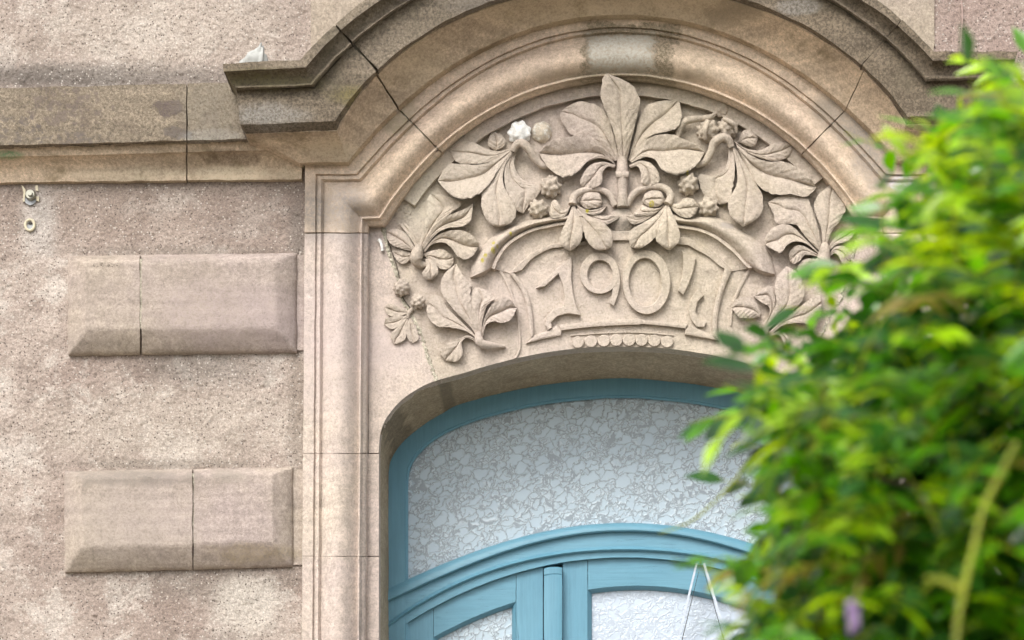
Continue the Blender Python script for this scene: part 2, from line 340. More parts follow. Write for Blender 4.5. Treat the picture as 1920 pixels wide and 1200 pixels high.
def plain(name, col, rough=0.5, metal=0.0, bump=0):
    m = NT(name)
    c = m.scale(m.mix(0.0, col, col), m.ss(m.noise(60, 4, 0.6), 0.2, 0.8, 0.8, 1.15))
    m.finish(c, rough, m.noise(200, 3) if bump else None, bump or 0.1, 0.001, 0.5); m.b.inputs['Metallic'].default_value = metal
plain('white_strap', (0.50, 0.55, 0.63), 0.35)
plain('steel', (0.30, 0.29, 0.24), 0.45, 0.7)
plain('grey_plastic', (0.34, 0.35, 0.36), 0.6)
plain('cream_filler', (0.62, 0.55, 0.40), 0.8, 0, 0.4)
plain('pink_cable', (0.42, 0.30, 0.26), 0.6)
plain('lump_mortar', (0.40, 0.40, 0.375), 0.9, 0, 0.6)
plain('dark_hole_shade', (0.04, 0.035, 0.03), 0.9)
def leafmat(name, col, trans, gloss=0.3):
    m = NT(name)
    oi = m.n('ShaderNodeObjectInfo').outputs['Random']
    n = m.noise(14, 2)
    c = m.scale(m.mix(0, col, col), m.ss(n, 0.3, 0.7, 0.7, 1.35))
    t = m.scale(m.mix(0, trans, trans), m.ss(n, 0.3, 0.7, 0.75, 1.3))
    m.finish(c, gloss, None, spec=0.5); m.b.inputs['Coat Weight'].default_value = 0.6; m.b.inputs['Coat Roughness'].default_value = 0.15
    tr = m.n('ShaderNodeBsdfTranslucent', {'Color': t})
    add = m.n('ShaderNodeMixShader', {0: 0.42, 1: m.b.outputs[0], 2: tr.outputs[0]})
    m.t.links.new(add.outputs[0], m.out.inputs['Surface'])
leafmat('leaf_green', (0.07, 0.225, 0.004), (0.24, 0.62, 0.002))
leafmat('leaf_lime', (0.30, 0.51, 0.004), (0.76, 0.97, 0.002))  # lime colour stands in for sunlit leaves
leafmat('leaf_deep', (0.020, 0.085, 0.008), (0.05, 0.20, 0.006))  # dark green stands in for leaves in the shaded gaps
leafmat('leaf_young', (0.26, 0.20, 0.04), (0.42, 0.32, 0.05))
leafmat('stem_green', (0.34, 0.38, 0.02), (0.45, 0.48, 0.02), 0.5)
leafmat('petal', (0.52, 0.36, 0.62), (0.6, 0.42, 0.7), 0.6)
stone('bark', (0.16, 0.13, 0.09), (0.12, 0.10, 0.07), (0.06, 0.05, 0.04), 0.5)

# ------------------------------------------------------------------ arch line work (photo pixels)
CX, CY = 1165.0, 628.0
MIR = lambda pts: [(2330 - x, y) for x, y in pts]
def polar(pt): 
    dx, dy = pt[0] - CX, CY - pt[1]; return math.atan2(dx, dy), math.hypot(dx, dy)
class Arc:
    """r(phi) even fit through traced points; ends pinned to the corner points."""
    def __init__(s, pts, B, Bp):
        ph, r = np.array([polar(p) for p in pts + [B, Bp]]).T
        A = np.stack([np.ones_like(ph), ph ** 2, ph ** 4], 1)
        s.k = np.linalg.lstsq(A, r, rcond=None)[0]
        s.b0, s.r0 = polar(B); s.b1, s.r1 = polar(Bp)
    def r(s, p):
        v = s.k[0] + s.k[1] * p * p + s.k[2] * p ** 4
        e0 = s.r0 - (s.k[0] + s.k[1] * s.b0 ** 2 + s.k[2] * s.b0 ** 4)
        e1 = s.r1 - (s.k[0] + s.k[1] * s.b1 ** 2 + s.k[2] * s.b1 ** 4)
        if p < 0: v += e0 * max(0, (p - (-0.6)) / (s.b0 + 0.6)) if p < -0.6 else 0
        else: v += e1 * max(0, (p - 0.6) / (s.b1 - 0.6)) if p > 0.6 else 0
        return v
    def pt(s, p): r = s.r(p); return (CX + r * math.sin(p), CY - r * math.cos(p))
    def offset(s, d):
        o = Arc.__new__(Arc); o.k = s.k.copy(); o.k[0] += d; o.b0, o.b1, o.r0, o.r1 = s.b0, s.b1, s.r0 + d, s.r1 + d; return o
NB, NM = 14, 44
def lin(a, b, n): return [(a[0] + (b[0] - a[0]) * i / n, a[1] + (b[1] - a[1]) * i / n) for i in range(n)]
def arcpts(arc, JL, JR):
    ph = list(np.linspace(arc.b0, JL, NB, endpoint=False)) + list(np.linspace(JL, JR, NM, endpoint=False)) + list(np.linspace(JR, arc.b1, NB + 1))
    return [arc.pt(p) for p in ph]
def arc_fixed(arc, B, Bp, JL, JR):
    a = arcpts(arc, JL, JR); a[0] = B; a[-1] = Bp; return a
rad = math.radians

# hood lines: left end, corner, arc ..., corner, right end
hood_def = [
    ((418, 119), (562.5, 112), [(629, 50), (662, 17), (683, 0), (1643.7, 0), (1694, 34)], (1751, 97), (1908, 96)),
    ((420, 134), (573, 127), [(606.7, 90), (636, 60), (678, 21.7), (708, 0), (1608.5, 0), (1684, 50)], (1749, 114), (1903, 111)),
    ((438, 162), (581, 156), [(653, 79), (717, 32), (765, 0), (1576, 0), (1665, 69)], (1738.5, 142), (1887, 140)),
    ((443, 168), (588, 161.5), [(658, 82), (722, 34), (773, 0), (1557, 0), (1664, 77)], (1736, 152), (1883, 148)),
    ((451, 234), (627.5, 227.5), [(706, 133), (806, 57), (914.6, 3), (1400, 3), (1508, 40.6), (1617, 126)], (1702, 218), (1876, 216)),
    ((460, 250), (631, 243), [(706, 143.5), (752, 95), (914.6, 13.5), (1415, 13.5), (1578, 95), (1622, 140)], (1699, 232), (1868, 232)),
    ((562, 306), (652, 303), [(710, 240), (744, 203), (806, 157), (920, 84), (1400, 78.5), (1503, 124.6), (1589.6, 200)], (1682, 300), (1768, 302)),
]
hoodP = [0.250, 0.250, 0.215, 0.212, 0.192, 0.170, 0.058]
NE = 12
def hood_line(d, JL, JR):
    a = Arc(d[2], d[1], d[3])
    return np.array(lin(d[0], d[1], NE) + arc_fixed(a, d[1], d[3], JL, JR)[:-1] + lin(d[3], d[4], NE) + [d[4]])
JLs = [rad(-42.7)] * 5 + [rad(-43.2), rad(-44.5)]; JRs = [rad(41.7)] * 5 + [rad(42.5), rad(44.7)]
HL = [hood_line(d, JLs[i], JRs[i]) for i, d in enumerate(hood_def)]
IJL, IJR = NE + NB, NE + NB + NM          # column of the two joints
def cut(lines, c0, c1, gap0=0.0, gap1=0.0):
    out = []
    for a, p in lines:
        b = a[c0:c1 + 1].copy()
        if gap0: d = b[1] - b[0]; b[0] = b[0] + d / np.hypot(*d) * gap0
        if gap1: d = b[-2] - b[-1]; b[-1] = b[-1] + d / np.hypot(*d) * gap1
        out.append((b, p if not hasattr(p, '__len__') else p[c0:c1 + 1]))
    return out
def off_line(a, b, px):      # line a moved px towards line b
    d = b - a; return a + d / np.hypot(d[:, 0], d[:, 1])[:, None] * px
def add_back(rows, which, ydepth=0.0):
    r = rows[which]; n = [(x, ydepth, z) for x, y, z in r]
    return [n] + rows if which == 0 else rows + [n]
def add_returns(rows, left=True, right=True):
    out = []
    for r in rows:
        r = list(r)
        if left: r = [(r[0][0], 0.0, r[0][2])] + [(r[0][0], r[0][1] * .5, r[0][2])] + r
        if right: r = r + [(r[-1][0], r[-1][1] * .5, r[-1][2]), (r[-1][0], 0.0, r[-1][2])]
        out.append(r)
    return out

surround = thing('door_surround', 'carved sandstone arched door surround with weathered hood mould above the blue door', 'door surround', (0, 0, 0))
# hood: cap fascia, cavetto, bead, broad fascia
hl = [(HL[0], .250), (HL[1], .250), (off_line(HL[1], HL[2], 2.5), .232), (HL[2], .212), (off_line(HL[2], HL[3], 1.5), .222), (HL[3], .218), (off_line(HL[3], HL[4], 2), .196), (HL[4], .192), (HL[5], .160)]
hs_ = [(2, 0), (1, 0), (6, -0.008), (1, 0), (2, 0.003), (1, 0), (8, 0.0), (3, 0)]
def hood_piece(c0, c1, g0, g1, L, R, seed, label):
    rows = loft_rows(cut(hl, c0, c1, g0, g1), hs_)
    rows = add_returns(rows, L, R) if (L or R) else rows
    rows = add_back(rows, 0, -0.002)
    rows_mesh('hood_stone', rows, 'hood_stone', surround, 0.0030, seed, caps=True, back=0.10, label=label)
nC = len(HL[0]) - 1
hood_piece(0, IJL, 0, 2.2, True, False, 1.0, 'weathered grey hood stone with stepped left end')
hood_piece(IJL, IJR, 2.2, 0.6, False, False, 5.0, 'weathered curved hood stone over the arch')
hood_piece(IJR, nC, 0.6, 0, False, True, 9.0, 'weathered grey hood stone with stepped right end')
# bed mould under the hood
mid56 = HL[5] * 0.5 + HL[6] * 0.5
bl = [(off_line(HL[5], HL[6], -1.0), .158), (off_line(HL[5], HL[6], 6), .150), (HL[6], .060), (off_line(HL[6], HL[5], -9), .026)]
bs = [(2, 0.004), (12, -0.010), (3, 0)]
for c0, c1, g0, g1, L, R, sd in ((0, IJL, 0, 1.6, True, False, 2.0), (IJL, IJR, 1.6, .6, False, False, 6.0), (IJR, nC, .6, 0, False, True, 11.0)):
    rows = loft_rows(cut(bl, c0, c1, g0, g1), bs); rows = add_returns(rows, L, R) if (L or R) else rows
    rows_mesh('bed_mould_stone', rows, 'bed_stone', surround, 0.0020, sd, caps=True, back=0.06)

# archivolt + pilasters : vertical -> corner A -> corner B -> arc -> mirrored
def varch(xt, yA, B, pts, dr=0.0, ref=None):
    """xt: x of the vertical part near the springing, yA: y of corner A, B: corner B."""
    Bp = (2330 - B[0], B[1]); a = ref.offset(dr) if ref else Arc(pts, B, Bp)
    if ref:
        a.b0, a.r0 = polar(B); a.b1, a.r1 = polar(Bp)
    L = []
    ys = [2860, 1200, 1043, 850, 437, yA]; xs = [xt - 6, xt - 6, xt - 5, xt - 3.6, xt - 0.8, xt]
    ns = [6, 6, 8, 14, 8]
    for i in range(5): L += lin((xs[i], ys[i]), (xs[i + 1], ys[i + 1]), ns[i])
    L += lin((xt, yA), B, 8)
    tot = L + arc_fixed(a, B, Bp, rad(-44.6), rad(44.9))
    tot += [(2330 - x, y) for x, y in reversed(L)]
    return np.array(tot), a
IV = np.cumsum([6, 6, 8, 14, 8, 8])         # columns: 1200,1043,850,437,A,B
e6, a6 = varch(572, 306, (652, 303), hood_def[6][2])
e7, a7 = varch(591.5, 326, (668, 326), [(771, 219), (833, 176), (920, 108), (1400, 108), (1562.5, 214)])
e7b, _ = varch(594, 328.5, (670, 328.5), None, -2.5, a7)
e7c, _ = varch(602, 336, (674, 336), None, -9, a7)
e7d, _ = varch(607.5, 341, (677, 341), None, -13.5, a7)
e8, a8 = varch(672.5, 404.5, (708, 403), [(757, 330), (810, 278), (897, 205), (1005, 156), (1127, 134), (1296, 153), (1364, 186), (1458.5, 240), (1526, 278)])
e8b, _ = varch(675, 406.5, (710, 405), None, -2, a8)
e9, _ = varch(681, 412, (713.5, 410.5), None, -8, a8)
e9b, _ = varch(684, 415, (715, 413.5), None, -10, a8)
e10, _ = varch(691, 424, (720, 423.5), None, -17, a8)
e10b, a10 = varch(693, 426, (721.5, 426), None, -18.5, a8)
al = [(e6, .028), (e7, .028), (e7b, .018), (e7b * .5 + e7c * .5, .024), (e7c, .026), (e7d, .014), (e8, .008), (e8b, .006), (e8b * .7 + e9 * .3, .018), (e9, .012), (e9b, .000), (e10, -.012), (e10b, -.034)]
asub = [(3, 0), (1, 0), (1, 0), (1, 0), (1, 0), (16, 0.034), (1, 0), (1, 0), (2, .003), (1, 0), (2, .002), (1, 0)]
nA = len(e6) - 1
jl = IV[5] + NB; jr = jl + NM
cuts = [(0, IV[1], 'pilaster_stone', 0, .55), (IV[1], IV[2], 'pilaster_stone', .55, .6), (IV[2], IV[3], 'pilaster_stone', .6, 1.1), (IV[3], jl, 'arch_stone', 1.2, 1.5), (jl, jr, 'arch_stone', 1.5, 0.9)]
cuts += [(nA - b, nA - a, mt, g1, g0) for a, b, mt, g0, g1 in reversed(cuts[:4])]
for k, (c0, c1, mt, g0, g1) in enumerate(cuts):
    rows = loft_rows(cut(al, c0, c1, g0, g1), asub)
    rows_mesh('pilaster_stone' if 'pil' in mt else 'arch_stone', rows, mt, surround, 0.0014, k * 3.1, caps=True, back=0.05)
# mortar core seen in the open joints
core = [(a, p - 0.010) for a, p in al]
rows_mesh('mortar_core', loft_rows(core, asub), 'mortar', surround, 0.002, 4, caps=False)
hcore = [(off_line(HL[0], HL[1], 3), .235), (HL[2], .197), (HL[3], .197), (HL[4], .17), (off_line(HL[4], HL[5], -4), .12)]
rows_mesh('hood_core', loft_rows([(a[6:-6], p) for a, p in hcore], [(2, 0)] * 4), 'dark_joint', surround, 0.001, 4, caps=False)

# ------------------------------------------------------------------ facade wall
wall = thing('facade_wall', 'pinkish beige roughcast house wall with stone string course and raised quoin blocks', 'wall', (-3.0, 0, 0))
def wx(px): return XC + (px - VX) * S
def wz(py): return ZC + (VY - py) * S
def wall_panel(cols, name, mat, p=0.0, th=0.3, parent=wall, rg=0.0, label=None):
    """cols: list of (px, ytop, ybot) -> slab"""
    V = []; F = []; n = len(cols); rowsn = 26
    for (x, t, b) in cols:
        for j in range(rowsn):
            V.append(W(x, t + (b - t) * j / (rowsn - 1), p))
    F += grid_faces(n, rowsn)
    o = len(V)
    V = rough(V, rg, 30) if rg else V
    ring = [i * rowsn for i in range(n)] + [(n - 1) * rowsn + j for j in range(1, rowsn)] + [i * rowsn + rowsn - 1 for i in range(n - 2, -1, -1)] + [j for j in range(rowsn - 2, 0, -1)]
    for r in ring: x, y, z = V[r]; V.append((x, y + th, z))
    k = len(ring)
    for i in range(k): F.append((ring[i], ring[(i + 1) % k], o + (i + 1) % k, o + i))
    F.append(tuple(range(o, o + k)))
    me = mesh(name, V, F, mat, False); fixn(me); return part(name, me, parent, label)
Y0, Y1 = -900.0, 2860.0
def grit_panel(x0, x1, y0, y1, step, seed):
    """roughcast coat with real thrown grit"""
    r = np.random.default_rng(seed); nx, ny = int((x1 - x0) / step) + 1, int((y1 - y0) / step) + 1
    def blur(a, k):
        for _ in range(k): a = (a + np.roll(a, 1, 0) + np.roll(a, -1, 0)) / 3; a = (a + np.roll(a, 1, 1) + np.roll(a, -1, 1)) / 3
        return a / a.std()
    h = .0007 * blur(r.normal(size=(nx, ny)), 1) + .0010 * np.maximum(0, blur(r.normal(size=(nx, ny)), 1) - .9) * 1.3 - .0016 * np.maximum(0, blur(r.normal(size=(nx, ny)), 1) - 1.6) + .0012 * blur(r.normal(size=(nx, ny)), 40)
    X, Y = np.meshgrid(np.linspace(x0, x1, nx), np.linspace(y0, y1, ny), indexing='ij')
    e = np.minimum(np.minimum(X - x0, x1 - X), np.minimum(Y - y0, y1 - Y)); h = h * np.clip(e / (4 * step), 0, 1)
    f = (D - h) / D
    V = np.stack([XC + (X - VX) * S * f, -h, ZC + (VY - Y) * S * f], -1).reshape(-1, 3)
    a = (np.arange(nx - 1)[:, None] * ny + np.arange(ny - 1)[None]).reshape(-1)
    F = np.stack([a, a + 1, a + ny + 1, a + ny], 1)
    me = bpy.data.meshes.new('render_coat'); me.vertices.add(len(V)); me.vertices.foreach_set('co', V.astype(np.float32).ravel())
    me.loops.add(F.size); me.loops.foreach_set('vertex_index', F.astype(np.int32).ravel())
    me.polygons.add(len(F)); me.polygons.foreach_set('loop_start', np.arange(0, F.size, 4, dtype=np.int32)); me.polygons.foreach_set('use_smooth', [True] * len(F))
    me.update(calc_edges=True); me.validate(); me.materials.append(MATS['roughcast']); part('render_coat', me, wall)
grit_panel(-70, 606, -60, 1250, 2.2, 3)
grit_panel(1724, 2000, -60, 330, 2.2, 4)
wall_panel([(x, Y0, -60) for x in np.linspace(-70, 606, 4)], 'render_coat', 'roughcast'); wall_panel([(x, 1250, Y1) for x in np.linspace(-70, 606, 4)], 'render_coat', 'roughcast')
wall_panel([(x, Y0, Y1) for x in np.linspace(-2600, -70, 12)], 'render_coat', 'roughcast')
wall_panel([(x, Y0, -60) for x in np.linspace(1724, 2000, 4)], 'render_coat', 'roughcast'); wall_panel([(x, 330, Y1) for x in np.linspace(1724, 2000, 4)], 'render_coat', 'roughcast')
wall_panel([(x, Y0, Y1) for x in np.linspace(2000, 4900, 12)], 'render_coat', 'roughcast')
def e6y(x):                       # underside boundary hidden behind the hood
    i = np.argsort(HL[5][:, 0]); return float(np.interp(x, HL[5][i, 0], HL[5][i, 1]))
xs = np.linspace(606, 1724, 80)
wall_panel([(x, Y0, e6y(x) + 12) for x in xs], 'render_coat', 'roughcast')
def e0y(x):
    i = np.argsort(HL[2][:, 0]); return float(np.interp(x, HL[2][i, 0], HL[2][i, 1]))
# smooth ashlar field above the hood
xs = np.linspace(583, 1165, 50); wall_panel([(x, -500 + 3 * math.sin(x * .2), e0y(x) + 8) for x in xs], 'ashlar_panel', 'ashlar_stone', 0.007, 0.02, rg=0.002)
xs = np.linspace(1166, 1752, 50); wall_panel([(x, -500, min(e0y(x) + 8, 82 if x > 1742 else 999)) for x in xs], 'ashlar_panel', 'ashlar_stone', 0.007, 0.02, rg=0.002)

# string course : fascia, soffit and cove, in separate stones
def strline(y0, y1, x0, x1, n, mir):
    xs_ = np.linspace(x0, x1, n); ys = y0 + (y1 - y0) * (xs_ / 565.0)
    P = np.stack([xs_, ys], 1)
    if mir: P[:, 0] = 2330 - P[:, 0]; P[:, 1] -= 4
    return P
def string_stone(x0, x1, mir, seed, n):
    a = lambda y0, y1: strline(y0, y1, x0, x1, n, mir)
    L = [(a(165, 152), .105), (a(272, 258), .100), (a(273.5, 259.5), .094), (a(279, 264), .074), (a(294, 280), .066), (a(297, 283), .056), (a(336, 331), .020), (a(342, 336), .018)]
    rows = loft_rows(L, [(10, 0), (1, 0), (2, 0), (3, 0), (1, 0), (6, -.010), (1, 0)])
    cutk = 11
    r1 = add_back(rows[:cutk + 3], 0, -0.001)
    rows_mesh('string_stone', r1, 'string_stone', wall, 0.0024, seed, back=0.09)
    r2 = rows[cutk + 1:]
    rows_mesh('cove_stone', r2, 'bed_stone', wall, 0.0022, seed + 3, back=0.05)
for x0, x1, n in ((-1000, -402, 20), (-400, 349, 90), (351.5, 566, 40)): string_stone(x0, x1, False, x0 * .013, n)
for x0, x1, n in ((-700, 349, 40), (351.5, 566, 30)): string_stone(x0, x1, True, x0 * .017 + 2, n)

# raised quoin blocks: pillow-faced stones
def quoin(x0, x1, yt0, yt1, yb0, yb1, xj0, xj1, seed, n0='left'):
    """x0..x1 span, top/bottom y at both ends; this stone covers xj0..xj1"""
    nu, nv = 60, 40; V = []
    us = np.linspace(xj0, xj1, nu)
    for x in us:
        t = (x - x0) / (x1 - x0); yt = yt0 + (yt1 - yt0) * t; yb = yb0 + (yb1 - yb0) * t
        for j in range(nv):
            q = j / (nv - 1); q = q
            y = yt + (yb - yt) * q
            dl, dr_, dt, db = (x - x0) / 34, (x1 - x) / 38, (y - yt) / 12, (yb - y) / 46
            s_ = lambda d: min(1, max(0, d)) ** 0.78
            hgt = min(s_(dl), s_(dr_), s_(db), s_(dt))
            p = 0.013 + 0.044 * hgt + 0.0012 * nz((x * .02, y * .02, 0), 1.0, seed)
            V.append(W(x, y, p))
    V = rough(V, 0.0020, 20, seed, 0.0007)
    F = grid_faces(nu, nv); o = len(V)
    ring = [i * nv for i in range(nu)] + [(nu - 1) * nv + j for j in range(1, nv)] + [i * nv + nv - 1 for i in range(nu - 2, -1, -1)] + [j for j in range(nv - 2, 0, -1)]
    for r in ring: x, y, z = V[r]; V.append((x, 0.02, z))
    k = len(ring)
    for i in range(k): F.append((ring[i], ring[(i + 1) % k], o + (i + 1) % k, o + i))
    me = mesh('quoin_stone', V, F, 'quoin_stone', True, 40); fixn(me); part('quoin_stone', me, wall)
for (x0, x1, t0, t1, b0, b1, j, sd) in ((127, 556, 480, 474, 665, 660, 264, 1.0), (121, 549, 883, 876, 1073, 1062, 362, 2.0), (118, 546, 1285, 1280, 1475, 1466, 250, 3.0), (116, 544, 1690, 1686, 1880, 1872, 330, 4.0)):
    gp = 2.4 if sd == 1.0 else 1.6
    quoin(x0, x1, t0, t1, b0, b1, x0, j - gp, sd); quoin(x0, x1, t0, t1, b0, b1, j + gp * .6, x1, sd + 7)
    # mortar in the joint and the flat stone between block and pilaster
    xs = [j - gp - 1, j, j + gp]; jm = [(x, (t0 + t1) / 2 + 8, (b0 + b1) / 2 - 46) for x in xs]
    wall_panel(jm, 'mortar_joint', 'mortar', 0.053 if sd == 1 else 0.050, 0.05, rg=0.004)
    wall_panel([(x, t1 + 4, b1 - 3) for x in (x1 - 4, x1 + 8, x1 + 24)], 'quoin_tail', 'quoin_stone', 0.008, 0.03, rg=0.001)

# ------------------------------------------------------------------ opening: reveal and lintel soffit
of = [(710, 2860), (710, 1200), (710, 850), (711, 825), (716, 803), (727, 780), (753, 750), (787, 727), (817, 714), (867, 700), (924, 683), (1005, 664), (1086, 653), (1165, 650)]
ob = [(730, 2860), (730, 1200), (730, 890), (733, 868), (743, 850), (757, 833), (787, 807), (830, 779), (867, 761), (957, 737), (1040, 723), (1107, 716), (1165, 712)]
def sym(pts): return pts + [(2330 - x, y) for x, y in reversed(pts[:-1])]
def resamp_fixed(pts, n1, n2):
    """straight jamb + curved head"""
    k = 2
    j = resample(pts[:k + 1], n1, False); h_ = resample(pts[k:], n2, True)
    return np.vstack([j, h_[1:]])
OF = resamp_fixed(of, 24, 70); OB = resamp_fixed(ob, 24, 70)
OFs = np.vstack([OF, np.stack([2330 - OF[-2::-1, 0], OF[-2::-1, 1]], 1)]); OBs = np.vstack([OB, np.stack([2330 - OB[-2::-1, 0], OB[-2::-1, 1]], 1)])
PF, PB = -0.041, -0.372
iJ = int(np.argmin(np.abs(OF[:, 0] - 828)))
nO = len(OFs) - 1
def seg(a, b, name, sd):
    rows = loft_rows([(OFs[a:b + 1], PF + 0.001), (OFs[a:b + 1] + 0, PF - 0.004), (OBs[a:b + 1], PB - 0.02)], [(1, 0), (10, 0)])
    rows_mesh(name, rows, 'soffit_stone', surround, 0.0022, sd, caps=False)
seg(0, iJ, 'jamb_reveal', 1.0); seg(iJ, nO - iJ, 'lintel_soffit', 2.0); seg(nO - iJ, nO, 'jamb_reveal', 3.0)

# ------------------------------------------------------------------ carved tympanum
tymp = thing('carved_tympanum', 'cream stone tympanum carved with leaf sprays, berries and a date above the door', 'stone carving', (0, 0, wz(650)))
def ground(px, py):
    t = min(1, max(0, (520 - py) / 240)); t = t * t * (3 - 2 * t)
    return -0.040 - 0.019 * t
def of_y(x):
    x = x if x <= 1165 else 2330 - x
    k = 23
    return float(np.interp(x, OF[k:, 0], OF[k:, 1]))
E10 = e10b[IV[5]:len(e10b) - IV[5]]
def e10y(x): return float(np.interp(x, E10[:, 0], E10[:, 1]))
JNT = [(718, 426), (724, 455), (731, 480), (740, 505), (747, 528), (752, 556), (764, 578), (776, 600), (788, 624), (802, 668), (813, 700), (818, 714), (821, 722)]
def jnt_y(x): return float(np.interp(x, [p[0] for p in JNT], [p[1] for p in JNT]))
def field(name, cols, mat, parent, seed, amp=0.0022, gfun=ground, nrow=80):
    V = []; n = len(cols)
    for x, t, b in cols:
        for j in range(nrow):
            y = t + (b - t) * j / (nrow - 1)
            q = Vector((x * .035, y * .035, seed))
            fd = min(1, (b - y) / 8)
            p = gfun(x, y) + fd * (amp * noise.noise(q) + amp * .5 * noise.noise(q * 3.3))
            V.append(W(x, y, p))
    o = len(V); F = grid_faces(n, nrow)
    ring = [i * nrow for i in range(n)] + [(n - 1) * nrow + j for j in range(1, nrow)] + [i * nrow + nrow - 1 for i in range(n - 2, -1, -1)] + [j for j in range(nrow - 2, 0, -1)]
    for r in ring: x, y, z = V[r]; V.append((x, y + 0.05, z))
    k = len(ring)
    for i in range(k): F.append((ring[i], ring[(i + 1) % k], o + (i + 1) % k, o + i))
    me = mesh(name, V, F, mat, True, 45); fixn(me); return part(name, me, parent)
cols = []
for x in np.linspace(723, 2330 - 723, 240):
    xm = min(x, 2330 - x)
    b = min(jnt_y(xm) - 2, of_y(x)) if xm < 828 else of_y(x)
    cols.append((x, e10y(x) - 3, b))
slab = field('stone_slab', cols, 'tympanum_stone', tymp, 3.0, 0.0034)
# jamb spandrels between pilaster and tympanum
cols = []
for x in np.linspace(691, 828, 60):
    t = 424 if x < 718 else jnt_y(x) + 2.0
    if x > 711: t = min(t, of_y(x) - .5)
    cols.append((x, t, 849 if x < 710.5 else of_y(x)))
gj = lambda x, y: -0.040
field('jamb_stone', cols, 'pilaster_stone', surround, 1.0, 0.0015, gj)
field('jamb_stone', [(2330 - x, t, b) for x, t, b in cols], 'pilaster_stone', surround, 8.0, 0.0015, gj)
for mir in (0, 1):
    for (ya, yb) in ((851, 1042), (1044, 2860)):
        cc = [(x if not mir else 2330 - x, ya, yb) for x in np.linspace(684, 710.3, 5)]
        field('jamb_stone', cc, 'pilaster_stone', surround, 5.0 + ya, 0.001, gj, 40)
# crumbly mortar down the joint
def strip(name, pts, w, p, mat, parent, amp=0.004, seed=0.0, n=110):
    C = resample(pts, n, True); V = []; m_ = 9
    for i in range(n):
        t = C[min(i + 1, n - 1)] - C[max(i - 1, 0)]; t = t / np.hypot(*t); nn = np.array((-t[1], t[0]))
        ww = w * (1 + 0.5 * noise.noise(Vector((i * .25, seed, 0))))
        for k in range(m_):
            v = -1 + 2 * k / (m_ - 1); q = C[i] + nn * v * ww
            pp = p + 0.004 * (1 - v * v) + amp * noise.noise(Vector((q[0] * .22, q[1] * .22, seed)))
            if abs(v) > .99: pp = p - 0.02
            V.append(W(q[0], q[1], pp))
    return mb(name, V, grid_faces(n, m_), mat, parent, True, 60)
strip('mortar_joint', JNT[:-1], 5.0, -0.042, 'mortar', surround, 0.006, 1.0)
strip('mortar_joint', MIR(JNT[:-1]), 5.0, -0.042, 'mortar', surround, 0.006, 4.0)
strip('crack', [(x + 4.5 + 2 * math.sin(y * .2), y) for x, y in JNT[1:7]], .8, -0.036, 'dark_joint', surround, 0.003, 6.0)
field('backing_core', [(x, e10y(x) - 14, of_y(x) - 4) for x in np.linspace(722, 1608, 60)], 'mortar', surround, 2.0, 0, lambda x, y: -.10, 30)  # unseen slab added to close light leaks along the joints
strip('mortar_joint', [(722, 415), (760, 352), (800, 300), (845, 262), (905, 226)], 5.5, -0.040, 'mortar', surround, 0.006, 2.0)
strip('plaster_patch', [(735, 436), (755, 400), (775, 360), (800, 330), (815, 305)], 17, -0.050, 'tympanum_stone', surround, 0.006, 3.0)
# white fleck of plaster by the springing
strip('plaster_fleck', [(709, 449), (713, 453), (716, 462), (717, 470)], 3.2, -0.025, 'chalk', surround, 0.002, 5.0, 14)
# raised plain border under the archivolt
bph = np.linspace(rad(-58), rad(52), 90)
b0 = np.array([a10.pt(p) for p in bph])
def brd(d): 
    o = a10.offset(-d); return np.array([o.pt(p) for p in bph])
rows_mesh('border_band', loft_rows([(b0, -.036), (brd(24), -.034), (brd(26), -.040), (brd(27), -.060)], [(4, .001), (1, 0), (1, 0)]), 'tympanum_stone', tymp, 0.0022, 7.0, back=.03)

